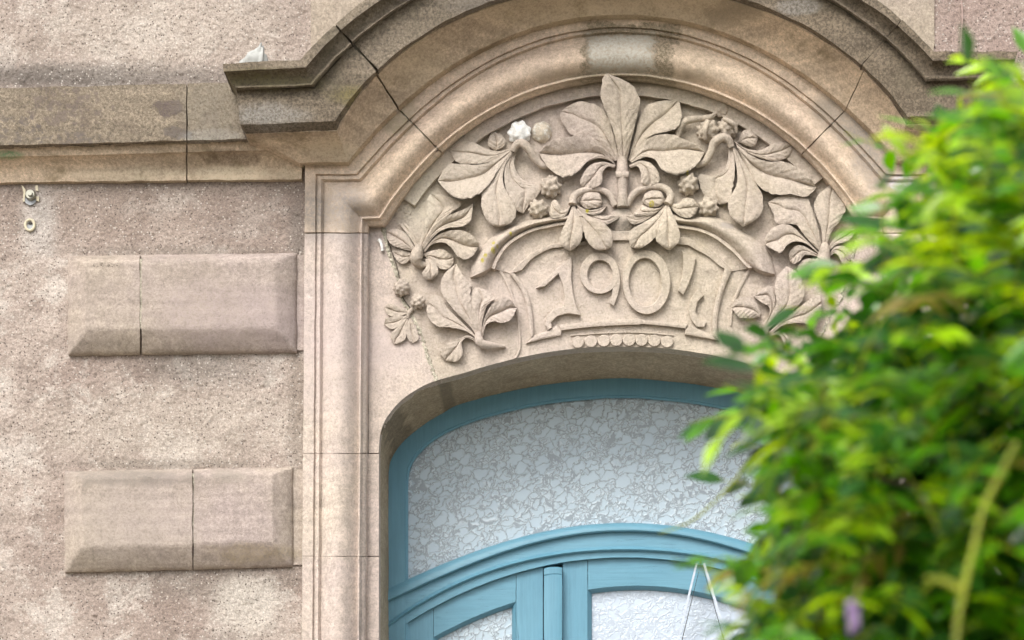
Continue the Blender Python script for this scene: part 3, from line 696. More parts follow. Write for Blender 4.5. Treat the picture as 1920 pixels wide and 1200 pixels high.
# --- carving helpers
K = 520 / 1920
ORG = {'A': (680, 110), 'B': (1120, 110), 'C': (680, 380), 'D': (1120, 380)}
def T(r, pts): ox, oy = ORG[r]; return [(ox + x * K, oy + y * K) for x, y in pts]
def leaf_mesh(L, R, H=(.018, .036, .030), camber=.007, tilt=0.0, groove=.005, veins=.0021, nv=9, curl=0.0, vfold=.008, seed=0.0, N=60, NVv=17, M=None, mat='tympanum_stone', z=0.0, power=1.0):
    l = resample(L, N); r = resample(R, N)
    mid = resample(M, N) if M is not None else (l + r) / 2
    V = []; vs = np.linspace(-1, 1, NVv)
    for i in range(N):
        u = i / (N - 1)
        hb = (1 - u) * (1 - u) * H[0] + 2 * u * (1 - u) * (2 * H[1] - .5 * H[0] - .5 * H[2]) + u * u * H[2]
        wloc = np.hypot(*(l[i] - r[i])) * S
        amp = min(1.0, wloc / 0.05)
        for v in vs:
            e = l[i] if v < 0 else r[i]
            a = abs(v)
            q = mid[i] + (e - mid[i]) * a
            wob = 1 + 0.06 * noise.noise(Vector((u * 22, seed, 3 if v < 0 else 8))) * (a ** 4)
            q = mid[i] + (q - mid[i]) * wob
            h_ = .72 * (hb + z) + camber * amp * (1 - a ** 2) + tilt * v * amp
            h_ += vfold * amp * (a - .5) * min(1, u * 3)
            h_ -= groove * amp * math.exp(-(v / .10) ** 2)
            ph = nv * u - 1.9 * a + seed
            h_ -= veins * amp * max(0, 1 - abs(math.sin(math.pi * ph)) * 1.7) * min(1, a * 5) * (1 - .3 * a); h_ += veins * .35 * amp * math.sin(2 * math.pi * ph) * min(1, a * 3)
            h_ += curl * u ** 3 * (a - .4)
            h_ += 0.0022 * noise.noise(Vector((u * 5, v * 2.0, seed * 3.1)))
            V.append((q[0], q[1], h_))
    out = []
    for q in V: out.append(W(q[0], q[1], ground(q[0], q[1]) + max(q[2], -.002)))
    F = grid_faces(N, NVv); o = len(out)
    ring = [j for j in range(NVv)] + [i * NVv + NVv - 1 for i in range(1, N)] + [(N - 1) * NVv + j for j in range(NVv - 2, -1, -1)] + [i * NVv for i in range(N - 2, 0, -1)]
    k = len(ring)
    # rolled edge, then an undercut skirt to the ground
    for st, (ins, fr) in enumerate(((0.012, .86), (0.12, .0))):
        for t in ring:
            i = t // NVv; q = V[t]; c = mid[i]
            x = q[0] + (c[0] - q[0]) * ins; y = q[1] + (c[1] - q[1]) * ins
            g = ground(x, y); hh = max(q[2], 0)
            out.append(W(x, y, g - .003 + (hh + .003) * fr) if st else W(x, y, g + hh - .0028))
    for i in range(k):
        a, b = ring[i], ring[(i + 1) % k]
        F.append((a, b, o + (i + 1) % k, o + i)); F.append((o + i, o + (i + 1) % k, o + k + (i + 1) % k, o + k + i))
    me = mesh('leaf', out, F, mat, True, 50); fixn(me); return me
SEED = [0.0]
def leaf(parent, r, L, R, **kw):
    SEED[0] += 1.37
    kw.setdefault('seed', SEED[0])
    if 'M' in kw and kw['M'] is not None: kw['M'] = T(r, kw['M'])
    return part('leaf', leaf_mesh(T(r, L), T(r, R), **kw), parent)
def stalk(name, r, pts, rad_px, h, parent, mat='tympanum_stone', n=40):
    P = resample(T(r, pts), n); rr = np.interp(np.linspace(0, 1, n), np.linspace(0, 1, len(rad_px)), rad_px)
    hh = np.interp(np.linspace(0, 1, n), np.linspace(0, 1, len(h)), h)
    V, F = tube([W(P[i][0], P[i][1], ground(*P[i]) + hh[i]) for i in range(n)], [x * S for x in rr], 12)
    V = rough(V, .0012, 40)
    return mb(name, V, F, mat, parent, True, 60)
def berry(px, py, r, h, parent, bumps=30, amp=.26, seed=0, mat='tympanum_stone', flat=1.0, name='berry'):
    bm = bmesh.new(); bmesh.ops.create_icosphere(bm, subdivisions=4, radius=1)
    pts = []
    for i in range(bumps):
        z_ = 1 - 2 * (i + .5) / bumps; a = i * 2.39996 + seed; q = math.sqrt(1 - z_ * z_)
        pts.append(Vector((q * math.cos(a), q * math.sin(a), z_)) + Vector((random.uniform(-.12, .12) for _ in range(3))))
    c = Vector(W(px, py, ground(px, py) + h)); wd = 1.15 / math.sqrt(bumps)
    for v in bm.verts:
        d = v.co.normalized(); m_ = min((d - p).length for p in pts)
        k = 1 + amp * math.exp(-(m_ / wd) ** 2) - amp * .4
        v.co = c + Vector((d.x * k * r * S, d.y * k * r * S * flat, d.z * k * r * S))
    me = bpy.data.meshes.new(name); bm.to_mesh(me); bm.free(); me.materials.append(MATS[mat])
    me.polygons.foreach_set('use_smooth', [True] * len(me.polygons))
    return part(name, me, parent)
def slabpoly(name, pts, h, parent, mat='tympanum_stone', bev=.0028, base=-.004, smooth=False, tol=3.0, hfun=None):
    P = list(pts)
    if smooth: P = [tuple(q) for q in resample(P + [P[0]], max(24, len(P) * 6))[:-1]]
    bm = bmesh.new(); top = []; bot = []
    for x, y in P:
        g = ground(x, y)
        top.append(bm.verts.new(W(x, y, g + h))); bot.append(bm.verts.new(W(x, y, g + base)))
    f = bm.faces.new(top); n = len(P)
    for i in range(n): bm.faces.new((top[i], top[(i + 1) % n], bot[(i + 1) % n], bot[i]))
    bmesh.ops.recalc_face_normals(bm, faces=bm.faces)
    if bev:
        ed = [e for e in bm.edges if e.verts[0] in top and e.verts[1] in top] if False else list(f.edges)
        bmesh.ops.bevel(bm, geom=ed, offset=bev, segments=2, profile=.5, affect='EDGES')
    me = bpy.data.meshes.new(name); bm.to_mesh(me); bm.free(); me.materials.append(MATS[mat])
    return part(name, me, parent)
def band(name, L, R, h, parent, bulge=.004, n=60, m_=7, mat='tympanum_stone', closed=False, hE=None):
    l = resample(L, n); r = resample(R, n); V = []
    for i in range(n):
        for k in range(m_):
            v = k / (m_ - 1); q = l[i] + (r[i] - l[i]) * v
            hh = h + bulge * (1 - (2 * v - 1) ** 2)
            if k in (0, m_ - 1): hh = -.004
            if k in (0, 1): q = l[i] + (r[i] - l[i]) * (.0 if k == 0 else .07)
            if k in (m_ - 1, m_ - 2): q = l[i] + (r[i] - l[i]) * (1. if k == m_ - 1 else .93)
            hh += .0008 * noise.noise(Vector((q[0] * .1, q[1] * .1, 2.2)))
            V.append(W(q[0], q[1], ground(*q) + hh))
    F = grid_faces(n, m_)
    F += [tuple(range(m_)), tuple(range((n - 1) * m_, n * m_))]
    me = mesh(name, V, F, mat, True, 40); fixn(me); return part(name, me, parent)

# --- central spray
sp = stalk('leaf_spray', 'B', [(172, 690), (172, 800), (176, 900), (176, 1030)], [9, 11.5, 9, 11], [.020, .022, .018, .014], tymp)
leaf(sp, 'B', [(155, 712), (120, 540), (75, 400), (26, 285), (28, 200), (40, 130), (66, 100)], [(205, 700), (240, 540), (290, 330), (285, 260), (250, 195), (190, 152), (66, 100)], H=(.022, .060, .098), camber=.010, z=.010, M=[(180, 720), (175, 560), (165, 400), (160, 290), (150, 220), (110, 160), (66, 100)])
leaf(sp, 'A', [(1740, 710), (1640, 590), (1560, 545), (1450, 525), (1400, 470), (1366, 400), (1372, 365)], [(1778, 700), (1735, 520), (1690, 390), (1610, 318), (1510, 296), (1430, 325), (1372, 365)], H=(.018, .038, .022), tilt=.006)
leaf(sp, 'A', [(1755, 745), (1690, 640), (1600, 550), (1520, 520), (1440, 540), (1330, 560), (1260, 610), (1220, 655)], [(1740, 718), (1640, 690), (1550, 720), (1500, 775), (1440, 812), (1390, 820), (1320, 785), (1270, 735), (1220, 655)], H=(.020, .044, .024), vfold=.024, z=.006, tilt=-.006, M=[(1750, 735), (1650, 660), (1520, 650), (1370, 665), (1220, 655)], camber=.009)
leaf(sp, 'A', [(1752, 735), (1660, 714), (1580, 735), (1525, 800), (1505, 860), (1530, 903)], [(1742, 757), (1695, 748), (1660, 790), (1657, 850), (1610, 893), (1530, 905)], H=(.020, .040, .018), z=.008, nv=6)
leaf(sp, 'B', [(213, 700), (260, 530), (300, 390), (350, 322), (440, 292), (520, 288), (566, 270)], [(225, 708), (290, 610), (370, 535), (470, 508), (550, 478), (582, 400), (566, 270)], H=(.018, .040, .030), tilt=.006, camber=.010, vfold=.018)
leaf(sp, 'B', [(225, 705), (300, 595), (400, 532), (520, 525), (600, 560), (680, 590), (747, 645)], [(235, 720), (330, 682), (400, 700), (440, 762), (500, 795), (565, 802), (640, 775), (695, 725), (747, 645)], H=(.020, .046, .026), vfold=.024, z=.006, tilt=.005, M=[(228, 712), (340, 640), (460, 640), (600, 625), (747, 645)], camber=.009)
leaf(sp, 'B', [(218, 738), (290, 708), (360, 718), (412, 770), (432, 830), (410, 872), (350, 892)], [(230, 757), (275, 745), (300, 785), (300, 840), (315, 872), (350, 892)], H=(.020, .040, .018), z=.008, nv=6)
band('collar', T('B', [(126, 778), (172, 772), (218, 780)]), T('B', [(130, 820), (172, 824), (214, 820)]), .034, sp, .008, 16)
# scroll stems under it
for pts, r in (([(215, 1010), (255, 935), (330, 893), (420, 880), (485, 905), (512, 955), (495, 1005)], 'B'), ([(1745, 1015), (1705, 935), (1625, 902), (1535, 912), (1465, 950), (1446, 1000)], 'A')):
    pass
lsp = stalk('leaf_spray', 'A', [(1750, 1020), (1705, 938), (1625, 904), (1535, 914), (1465, 952), (1452, 1010)], [6, 6.5, 6, 6.5, 7, 8], [.012, .016, .018, .022, .026, .030], tymp)
leaf(lsp, 'C', [(1450, 25), (1412, 120), (1372, 210), (1364, 270), (1392, 312), (1436, 336)], [(1470, 25), (1500, 100), (1522, 180), (1512, 265), (1475, 310), (1436, 336)], H=(.026, .050, .036), z=.012, camber=.010)
leaf(lsp, 'C', [(1490, 35), (1565, 92), (1645, 132), (1705, 172), (1728, 235), (1726, 300), (1690, 327)], [(1468, 55), (1515, 165), (1550, 260), (1595, 310), (1640, 330), (1690, 327)], H=(.024, .048, .034), z=.010, camber=.009)
leaf(lsp, 'A', [(1450, 985), (1420, 1035), (1380, 1042), (1352, 990), (1325, 978), (1302, 1000)], [(1446, 1012), (1412, 1080), (1370, 1107), (1322, 1102), (1293, 1075), (1302, 1002)], H=(.024, .044, .030), z=.006, nv=6, camber=.012)
leaf(lsp, 'A', [(1462, 985), (1500, 1022), (1560, 1046), (1620, 1042), (1690, 1018)], [(1468, 1005), (1520, 1062), (1580, 1078), (1640, 1072), (1690, 1022)], H=(.024, .042, .022), z=.006, nv=6)
leaf(lsp, 'C', [(1480, 12), (1560, 66), (1650, 90), (1720, 86), (1786, 92)], [(1482, 40), (1560, 100), (1640, 138), (1700, 150), (1786, 98)], H=(.022, .036, .016), z=.004)
leaf(lsp, 'A', [(1500, 985), (1530, 935), (1590, 925), (1640, 935), (1660, 985)], [(1500, 995), (1540, 1035), (1590, 1035), (1640, 1025), (1660, 990)], H=(.020, .036, .030), camber=.014, nv=4)
rsp = stalk('leaf_spray', 'B', [(205, 1020), (250, 940), (330, 896), (420, 884), (482, 908), (508, 955), (486, 1010)], [6, 6.5, 6, 6.5, 7, 8], [.012, .016, .018, .022, .026, .030], tymp)
leaf(rsp, 'D', [(468, 18), (440, 120), (412, 215), (408, 260), (448, 302), (496, 332)], [(495, 18), (540, 120), (570, 200), (566, 262), (536, 302), (496, 332)], H=(.026, .050, .036), z=.012, camber=.010)
leaf(rsp, 'D', [(463, 28), (400, 90), (295, 150), (232, 190), (217, 240), (228, 300), (252, 312)], [(480, 50), (432, 180), (400, 240), (345, 290), (292, 317), (252, 312)], H=(.024, .048, .034), z=.010, camber=.009)
leaf(rsp, 'D', [(460, 8), (400, 58), (300, 88), (250, 84), (198, 92)], [(450, 45), (340, 118), (270, 148), (230, 140), (198, 97)], H=(.022, .036, .016), z=.004)
leaf(rsp, 'B', [(500, 1000), (560, 1002), (602, 966), (660, 970), (698, 1012)], [(508, 1038), (560, 1082), (620, 1102), (672, 1084), (698, 1040)], H=(.024, .044, .030), z=.006, nv=6, camber=.012)
leaf(rsp, 'B', [(470, 1000), (430, 1032), (370, 1034), (310, 1012)], [(462, 1022), (400, 1072), (335, 1086), (250, 1078), (305, 1016)], H=(.024, .040, .020), z=.004, nv=6)
leaf(rsp, 'B', [(310, 985), (330, 935), (380, 912), (440, 922), (470, 975)], [(312, 995), (350, 1022), (400, 1028), (440, 1015), (470, 985)], H=(.020, .036, .030), camber=.014, nv=4)

# --- upper left spray
ul = stalk('leaf_spray', 'A', [(1040, 640), (1060, 600), (1100, 585), (1150, 625), (1190, 690), (1245, 738), (1290, 742)], [6, 7.5, 8.5, 7.5, 7, 6.5, 6], [.030, .038, .042, .036, .028, .022, .018], tymp)
leaf(ul, 'A', [(915, 640), (868, 595), (878, 540), (905, 500)], [(925, 638), (972, 612), (990, 570), (960, 530), (905, 500)], H=(.010, .022, .018), nv=6)
leaf(ul, 'A', [(1060, 600), (950, 640), (850, 620), (770, 580), (680, 575), (600, 632)], [(1052, 625), (940, 682), (850, 720), (740, 727), (650, 715), (600, 634)], H=(.028, .042, .034), camber=.010, tilt=.004)
leaf(ul, 'A', [(1052, 610), (920, 692), (820, 732), (700, 730), (600, 732), (548, 790), (520, 842)], [(1062, 625), (945, 760), (882, 862), (800, 940), (720, 970), (640, 962), (570, 905), (520, 846)], H=(.030, .050, .044), vfold=.024, z=.004, tilt=.006, M=[(1056, 618), (930, 720), (830, 800), (720, 830), (620, 850), (520, 845)], camber=.011)
leaf(ul, 'A', [(1022, 640), (950, 745), (900, 830), (832, 920), (820, 1000), (848, 1090), (890, 1150), (942, 1167)], [(1042, 650), (985, 745), (970, 840), (1000, 930), (1052, 1010), (1062, 1082), (1020, 1142), (942, 1167)], H=(.030, .048, .036), z=.010, camber=.012, nv=11)
leaf(ul, 'A', [(1042, 655), (988, 750), (982, 850), (1010, 950), (1058, 1040), (1110, 1072)], [(1098, 598), (1058, 665), (1052, 745), (1100, 830), (1180, 872), (1243, 882), (1200, 962), (1160, 1002), (1110, 1072)], H=(.030, .040, .022), camber=.004, tilt=-.010)
# --- upper right spray
ur = stalk('leaf_spray', 'B', [(680, 738), (745, 715), (785, 650), (808, 585), (858, 548), (905, 560), (930, 610)], [6, 6.5, 7, 7.5, 8.5, 8, 6], [.018, .022, .030, .036, .042, .040, .032], tymp)
leaf(ur, 'B', [(975, 575), (1005, 505), (1060, 493), (1112, 545)], [(985, 582), (1050, 606), (1095, 600), (1112, 550)], H=(.018, .030, .028), camber=.014, nv=4)
leaf(ur, 'B', [(945, 568), (1030, 622), (1130, 632), (1210, 592), (1290, 578), (1352, 592)], [(965, 600), (1060, 662), (1140, 692), (1225, 707), (1300, 692), (1345, 645), (1352, 594)], H=(.028, .042, .034), camber=.010, tilt=-.004)
leaf(ur, 'B', [(960, 590), (1070, 672), (1180, 712), (1290, 712), (1400, 762), (1462, 812), (1517, 890)], [(985, 660), (1050, 780), (1110, 872), (1172, 922), (1250, 942), (1340, 938), (1432, 956), (1482, 930), (1517, 892)], H=(.030, .050, .044), vfold=.024, z=.004, tilt=-.006, M=[(972, 625), (1080, 740), (1180, 800), (1300, 830), (1410, 860), (1517, 891)], camber=.011)
leaf(ur, 'B', [(930, 600), (962, 750), (968, 860), (920, 962), (905, 1040), (942, 1112), (1012, 1167)], [(968, 640), (1040, 760), (1110, 880), (1146, 960), (1140, 1050), (1100, 1112), (1012, 1167)], H=(.030, .048, .036), z=.010, camber=.012, nv=11)
leaf(ur, 'B', [(902, 580), (905, 700), (870, 780), (800, 812), (702, 800), (708, 870), (742, 952), (790, 982), (852, 1012)], [(935, 605), (952, 740), (942, 860), (912, 980), (852, 1012)], H=(.030, .040, .022), camber=.004, tilt=.010)
twig = stalk('twig', 'B', [(555, 540), (575, 470), (620, 430), (700, 415), (780, 405), (830, 370)], [5.5, 6.5, 6.5, 5.5, 5, 4], [.020, .026, .028, .026, .024, .020], tymp)

# --- left middle spray
lm = stalk('leaf_spray', 'C', [(395, 300), (378, 350), (372, 395), (400, 425), (440, 430)], [7, 11, 13, 8, 5], [.026, .030, .026, .018, .014], tymp)
leaf(lm, 'C', [(370, 332), (315, 232), (262, 190), (205, 180), (165, 205)], [(352, 335), (280, 322), (205, 292), (170, 250), (165, 208)], H=(.020, .024, .014), camber=.008)
leaf(lm, 'C', [(372, 315), (332, 250), (288, 190), (258, 148), (290, 133)], [(386, 300), (362, 250), (332, 182), (290, 133)], H=(.020, .018, .008), nv=4)
leaf(lm, 'C', [(392, 310), (415, 200), (440, 80), (446, -20), (470, -62)], [(412, 305), (500, 180), (600, 80), (680, 20), (640, -25), (560, -50), (470, -62)], H=(.018, .026, .024), veins=.003, nv=7, camber=.004)
leaf(lm, 'C', [(404, 318), (470, 200), (560, 106), (650, 66), (722, 35), (765, 2)], [(420, 330), (500, 225), (582, 178), (680, 166), (742, 132), (758, 70), (765, 4)], H=(.024, .044, .034), z=.006, camber=.008, tilt=-.004, vfold=.018)
leaf(lm, 'C', [(420, 335), (490, 252), (570, 202), (680, 190), (750, 220), (802, 270), (802, 308)], [(430, 345), (480, 290), (560, 275), (622, 322), (655, 372), (712, 392), (765, 362), (802, 310)], H=(.024, .046, .036), z=.004, camber=.008, tilt=-.005, vfold=.018)
leaf(lm, 'C', [(420, 352), (480, 332), (560, 325), (632, 372)], [(430, 372), (490, 412), (540, 457), (592, 457), (626, 420), (632, 374)], H=(.020, .026, .014), nv=6)
leaf(lm, 'C', [(428, 388), (440, 440), (413, 490), (440, 530), (480, 537)], [(462, 388), (510, 430), (522, 490), (480, 537)], H=(.024, .034, .024), nv=5, camber=.010)
leaf(lm, 'C', [(345, 350), (285, 328), (240, 325), (195, 332)], [(345, 380), (300, 418), (250, 412), (195, 336)], H=(.010, .010, .005), nv=6)
# --- left bottom spray
lb = stalk('leaf_spray', 'C', [(800, 900), (805, 950), (830, 980), (900, 990), (985, 994)], [6, 9, 8, 5, 3.5], [.024, .026, .022, .014, .008], tymp)
leaf(lb, 'C', [(790, 922), (740, 852), (650, 762), (570, 662), (540, 590), (560, 502), (620, 442), (648, 420)], [(802, 905), (780, 800), (752, 700), (746, 600), (755, 565), (710, 520), (675, 470), (648, 420)], H=(.022, .038, .028), camber=.009, nv=11)
leaf(lb, 'C', [(805, 912), (765, 762), (748, 660), (770, 592), (800, 588)], [(822, 912), (832, 800), (862, 712), (912, 662), (865, 612), (800, 588)], H=(.020, .034, .020), camber=.008)
leaf(lb, 'C', [(820, 922), (840, 812), (882, 722), (932, 680), (1000, 655), (1068, 726)], [(832, 932), (852, 852), (902, 822), (970, 832), (1032, 802), (1068, 728)], H=(.022, .044, .036), z=.004, camber=.009, tilt=-.004, vfold=.018)
leaf(lb, 'C', [(790, 930), (700, 840), (590, 732), (540, 652), (482, 645), (448, 702)], [(790, 942), (720, 892), (600, 862), (520, 857), (460, 802), (443, 745), (448, 704)], H=(.022, .032, .034), camber=.006, tilt=.007)
leaf(lb, 'C', [(790, 950), (725, 920), (640, 950), (562, 992), (530, 1040), (572, 1097)], [(782, 962), (722, 936), (685, 972), (692, 1040), (652, 1097), (572, 1099)], H=(.022, .026, .008), camber=.006, nv=6)
# --- low broken spray on the jamb stone
fr = stalk('leaf_spray', 'C', [(345, 735), (325, 760), (310, 800)], [4, 4, 3], [.006, .008, .006], tymp)
for L, R in (([(320, 750), (250, 720), (190, 700), (148, 722)], [(310, 772), (230, 792), (172, 772), (148, 724)]), ([(302, 780), (222, 790), (162, 800), (148, 842)], [(300, 802), (240, 862), (190, 872), (148, 844)]),
             ([(312, 790), (230, 870), (190, 920), (216, 977)], [(322, 800), (302, 880), (296, 940), (252, 972), (216, 977)]), ([(322, 800), (302, 900), (320, 952), (352, 972)], [(335, 800), (372, 880), (387, 940), (352, 972)])):
    leaf(fr, 'C', L, R, H=(.010, .013, .010), camber=.004, veins=.0008, nv=5)
# --- right middle spray
rm = stalk('leaf_spray', 'D', [(1575, 290), (1570, 350), (1560, 400), (1520, 425)], [7, 11, 13, 8], [.026, .032, .028, .018], tymp)
leaf(rm, 'D', [(1560, 302), (1550, 180), (1512, 80), (1502, 3), (1535, -57), (1590, -107), (1627, -138)], [(1590, 292), (1622, 200), (1682, 120), (1717, 43), (1698, -47), (1670, -100), (1627, -138)], H=(.022, .036, .026), camber=.008)
leaf(rm, 'D', [(1530, 330), (1430, 222), (1370, 152), (1240, 140), (1220, 80), (1180, 0)], [(1552, 302), (1530, 180), (1492, 60), (1470, 0), (1432, -40), (1290, -56), (1180, -2)], H=(.022, .040, .028), camber=.010)
leaf(rm, 'D', [(1530, 342), (1430, 242), (1350, 165), (1270, 148), (1200, 190), (1160, 250), (1163, 290)], [(1530, 352), (1440, 282), (1360, 270), (1310, 300), (1270, 347), (1202, 317), (1163, 292)], H=(.024, .046, .036), z=.004, camber=.008, tilt=.005, vfold=.018)
leaf(rm, 'D', [(1535, 362), (1430, 300), (1370, 300), (1328, 350), (1333, 402)], [(1530, 374), (1440, 362), (1402, 402), (1362, 424), (1333, 404)], H=(.022, .038, .024), z=.004, nv=6)
leaf(rm, 'D', [(1522, 388), (1440, 390), (1395, 430), (1388, 470), (1432, 492)], [(1512, 422), (1490, 462), (1492, 512), (1432, 494)], H=(.020, .028, .012), nv=5)
leaf(rm, 'D', [(1608, 350), (1650, 304), (1722, 308), (1755, 370), (1740, 420)], [(1612, 372), (1642, 350), (1672, 372), (1700, 425), (1740, 422)], H=(.022, .036, .020), nv=6)
leaf(rm, 'D', [(1592, 320), (1640, 250), (1720, 190), (1800, 180)], [(1600, 335), (1660, 290), (1740, 260), (1800, 184)], H=(.022, .034, .022), nv=6)
# --- right bottom spray
rb = stalk('leaf_spray', 'D', [(1170, 870), (1150, 930), (1130, 985)], [6, 8, 6], [.024, .024, .016], tymp)
leaf(rb, 'D', [(1150, 882), (1200, 782), (1240, 690), (1230, 600), (1240, 522), (1280, 470), (1312, 438)], [(1182, 882), (1282, 792), (1382, 722), (1432, 640), (1422, 560), (1392, 490), (1312, 438)], H=(.022, .040, .030), camber=.010, nv=11, z=.004)
leaf(rb, 'D', [(1140, 882), (1188, 780), (1188, 722), (1140, 692), (1083, 650)], [(1160, 882), (1212, 762), (1232, 680), (1202, 580), (1150, 598), (1083, 648)], H=(.020, .032, .018), camber=.008)
leaf(rb, 'D', [(1132, 762), (1092, 682), (1030, 650), (960, 670), (932, 732)], [(1122, 792), (1052, 800), (982, 792), (932, 734)], H=(.018, .026, .018), nv=8)
leaf(rb, 'D', [(1182, 902), (1292, 802), (1402, 722), (1482, 660), (1542, 640), (1553, 700)], [(1192, 922), (1282, 852), (1382, 832), (1462, 837), (1522, 802), (1552, 742), (1553, 702)], H=(.022, .040, .034), camber=.008)
leaf(rb, 'D', [(1182, 922), (1262, 890), (1322, 930), (1322, 1000), (1302, 1047)], [(1192, 935), (1252, 912), (1290, 970), (1302, 1047)], H=(.020, .028, .012), nv=5)
# --- berries
for (px, py, r, sd) in ((1032, 351, 20, 0), (1009, 393, 18, 1), (1290.6, 345.6, 20, 2), (1328.5, 389, 18.5, 3), (753, 540, 15, 4), (784, 565.5, 13.5, 5), (1328, 246, 20.5, 6), (1364, 241, 19, 7)):
    berry(px, py, r, .016, tymp, 30, .34, sd)
berry(1353, 207, 17, .008, tymp, 16, .22, 8)
for pts in ([(770, 430), (745, 500), (750, 560)], [(880, 415), (945, 455), (965, 510)]):
    stalk('berry_strap', 'B', pts, [4, 5, 3], [.046, .050, .038], tymp, n=14)
berry(974, 249, 21, .012, tymp, 16, .24, 3, 'chalk', .7, 'berry')
berry(1016, 249, 20, -.002, tymp, 20, .12, 5, 'faded_chalk', .9, 'berry')

# --- cartouche with the date
outer = T('C', [(740, 520), (748, 440), (800, 348), (882, 250), (1000, 170), (1150, 120), (1300, 95)]) + [(1165, 388)] + T('D', [(657, 95), (790, 92), (900, 130), (1050, 220), (1150, 290), (1212, 390), (1235, 500)])
inner = T('C', [(890, 450), (920, 380), (980, 290), (1060, 230), (1160, 180), (1280, 150), (1400, 127)]) + [(1165, 407)] + T('D', [(560, 150), (720, 180), (850, 240), (970, 340), (1040, 420), (1075, 450)])
lipo = T('C', [(1020, 488), (1090, 420), (1190, 340), (1290, 300), (1375, 282)]) + [(1165, 449)] + T('D', [(580, 240), (700, 290), (800, 350), (880, 420), (930, 475)])
lipi = T('C', [(1100, 465), (1170, 390), (1270, 330), (1390, 304)]) + [(1165, 456)] + T('D', [(580, 288), (680, 322), (770, 372), (850, 440), (880, 458)])
N = 110
o_, i_, lo, li = [resample(q, N) for q in (outer, inner, lipo, lipi)]
def gl(a, h):
    f = np.clip((np.abs(a[:, 0] - 1165) - 42) / 30, 0, 1); return (a, np.array([ground(*q) for q in a]) + h - .05 * (1 - f * f * (3 - 2 * f)))
clines = [gl(o_, .000), gl(off_line(o_, i_, 2), .012), gl(i_, .014), gl(off_line(i_, lo, 2.5), .026), gl(off_line(i_, lo, 7), .026), gl(off_line(i_, lo, 8.5), .014), gl(off_line(lo, i_, 1.5), .004), gl(lo, .013), gl(li, .011), gl(off_line(li, lo, -1.5), -.004)]
cart = rows_mesh('cartouche', loft_rows(clines, [(1, 0), (12, .026), (1, 0), (2, 0), (1, 0), (6, -.004), (1, 0), (2, .001), (1, 0)]), 'tympanum_stone', tymp, 0.0012, 3.3, back=.04)
band('side_moulding', T('C', [(1015, 490), (1075, 570), (1120, 660), (1140, 760), (1150, 860), (1165, 928)]), T('C', [(1052, 488), (1108, 560), (1152, 650), (1174, 760), (1183, 860), (1184, 922)]), .007, cart, .008)
band('side_moulding', T('C', [(938, 470), (1000, 580), (1050, 720), (1075, 870), (1080, 1000), (1050, 1075)]), T('C', [(962, 465), (1020, 575), (1068, 720), (1092, 870), (1096, 1000), (1070, 1072)]), .003, cart, .003)
band('side_moulding', T('D', [(880, 450), (850, 560), (815, 680), (795, 800), (797, 915)]), T('D', [(932, 475), (882, 590), (845, 720), (830, 850), (843, 956)]), .007, cart, .008)
band('side_moulding', T('D', [(1045, 450), (980, 570), (930, 700), (915, 850)]), T('D', [(1072, 455), (1002, 580), (948, 710), (932, 850)]), .003, cart, .003)
slabpoly('foot', T('C', [(1130, 976), (1182, 922), (1290, 884), (1342, 848), (1382, 882), (1374, 922), (1250, 945)]), .012, cart, bev=.006)
slabpoly('foot', T('D', [(845, 958), (797, 917), (700, 874), (640, 838), (608, 872), (604, 915), (720, 935)]), .012, cart, bev=.006)
band('base_bar', T('C', [(1360, 843), (1560, 826), (1750, 812), (1920, 803)]) + T('D', [(300, 808), (480, 826), (625, 842)]), T('C', [(1375, 886), (1560, 864), (1750, 851), (1920, 845)]) + T('D', [(300, 840), (480, 856), (608, 872)]), .012, cart, .003)
band('base_bar', T('C', [(1438, 915), (1650, 900), (1845, 893)]) + T('D', [(380, 900), (530, 914)]), T('C', [(1438, 923), (1650, 908), (1845, 901)]) + T('D', [(380, 908), (530, 922)]), .004, cart, .001)
for k, (bx, by) in enumerate(((1083.5, 641.5), (1108, 640), (1132, 638.8), (1155.5, 637.8), (1179.5, 637.5), (1203, 637.6), (1227, 638.6), (1251, 640.6))):
    ring_ = [(bx + 11.6 * math.cos(t), by + 11.2 * math.sin(t)) for t in np.linspace(0, 2 * math.pi, 22, endpoint=False)]
    slabpoly('bead', ring_, .009, cart, bev=.0022)
one = T('C', [(1446, 378), (1380, 422), (1290, 510), (1200, 592), (1262, 580), (1356, 494), (1386, 570), (1399, 660), (1392, 715), (1320, 735), (1272, 790), (1262, 850), (1285, 882), (1312, 866), (1305, 830), (1346, 787), (1420, 767), (1508, 780), (1480, 720), (1456, 620), (1444, 520), (1449, 440)])
slabpoly('digit', one, .017, cart, bev=.003)
def ring_digit(cx, cy, rx, ry, hx, hy, hrx, hry, rot, extra=None, r='D'):
    ox, oy = ORG[r]; t = np.linspace(0, 2 * math.pi, 72, endpoint=False)
    def el(c0, c1, a, b): 
        X = a * np.cos(t); Y = b * np.sin(t); return np.stack([ox + (c0 + X * math.cos(rot) - Y * math.sin(rot)) * K, oy + (c1 + X * math.sin(rot) + Y * math.cos(rot)) * K], 1)
    O, I = el(cx, cy, rx, ry), el(hx, hy, hrx, hry)
    prof = [(0, -.004), (0.0, .014), (.08, .0165), (.90, .0165), (1.0, .014), (1.0, -.004)]
    V = []
    for a, h_ in prof:
        for i in range(72):
            q = O[i] + (I[i] - O[i]) * a; V.append(W(q[0], q[1], ground(*q) + h_))
    F = grid_faces(len(prof), 72, 0, True)
    if extra:
        e = T(r, extra); o = len(V); n = len(e)
        for h_ in (.016, -.004): V += [W(x, y, ground(x, y) + h_) for x, y in e]
        F.append(tuple(range(o, o + n)))
        for i in range(n): F.append((o + i, o + (i + 1) % n, o + n + (i + 1) % n, o + n + i))
    me = mesh('digit', V, F, 'tympanum_stone', True, 35); fixn(me); part('digit', me, cart)
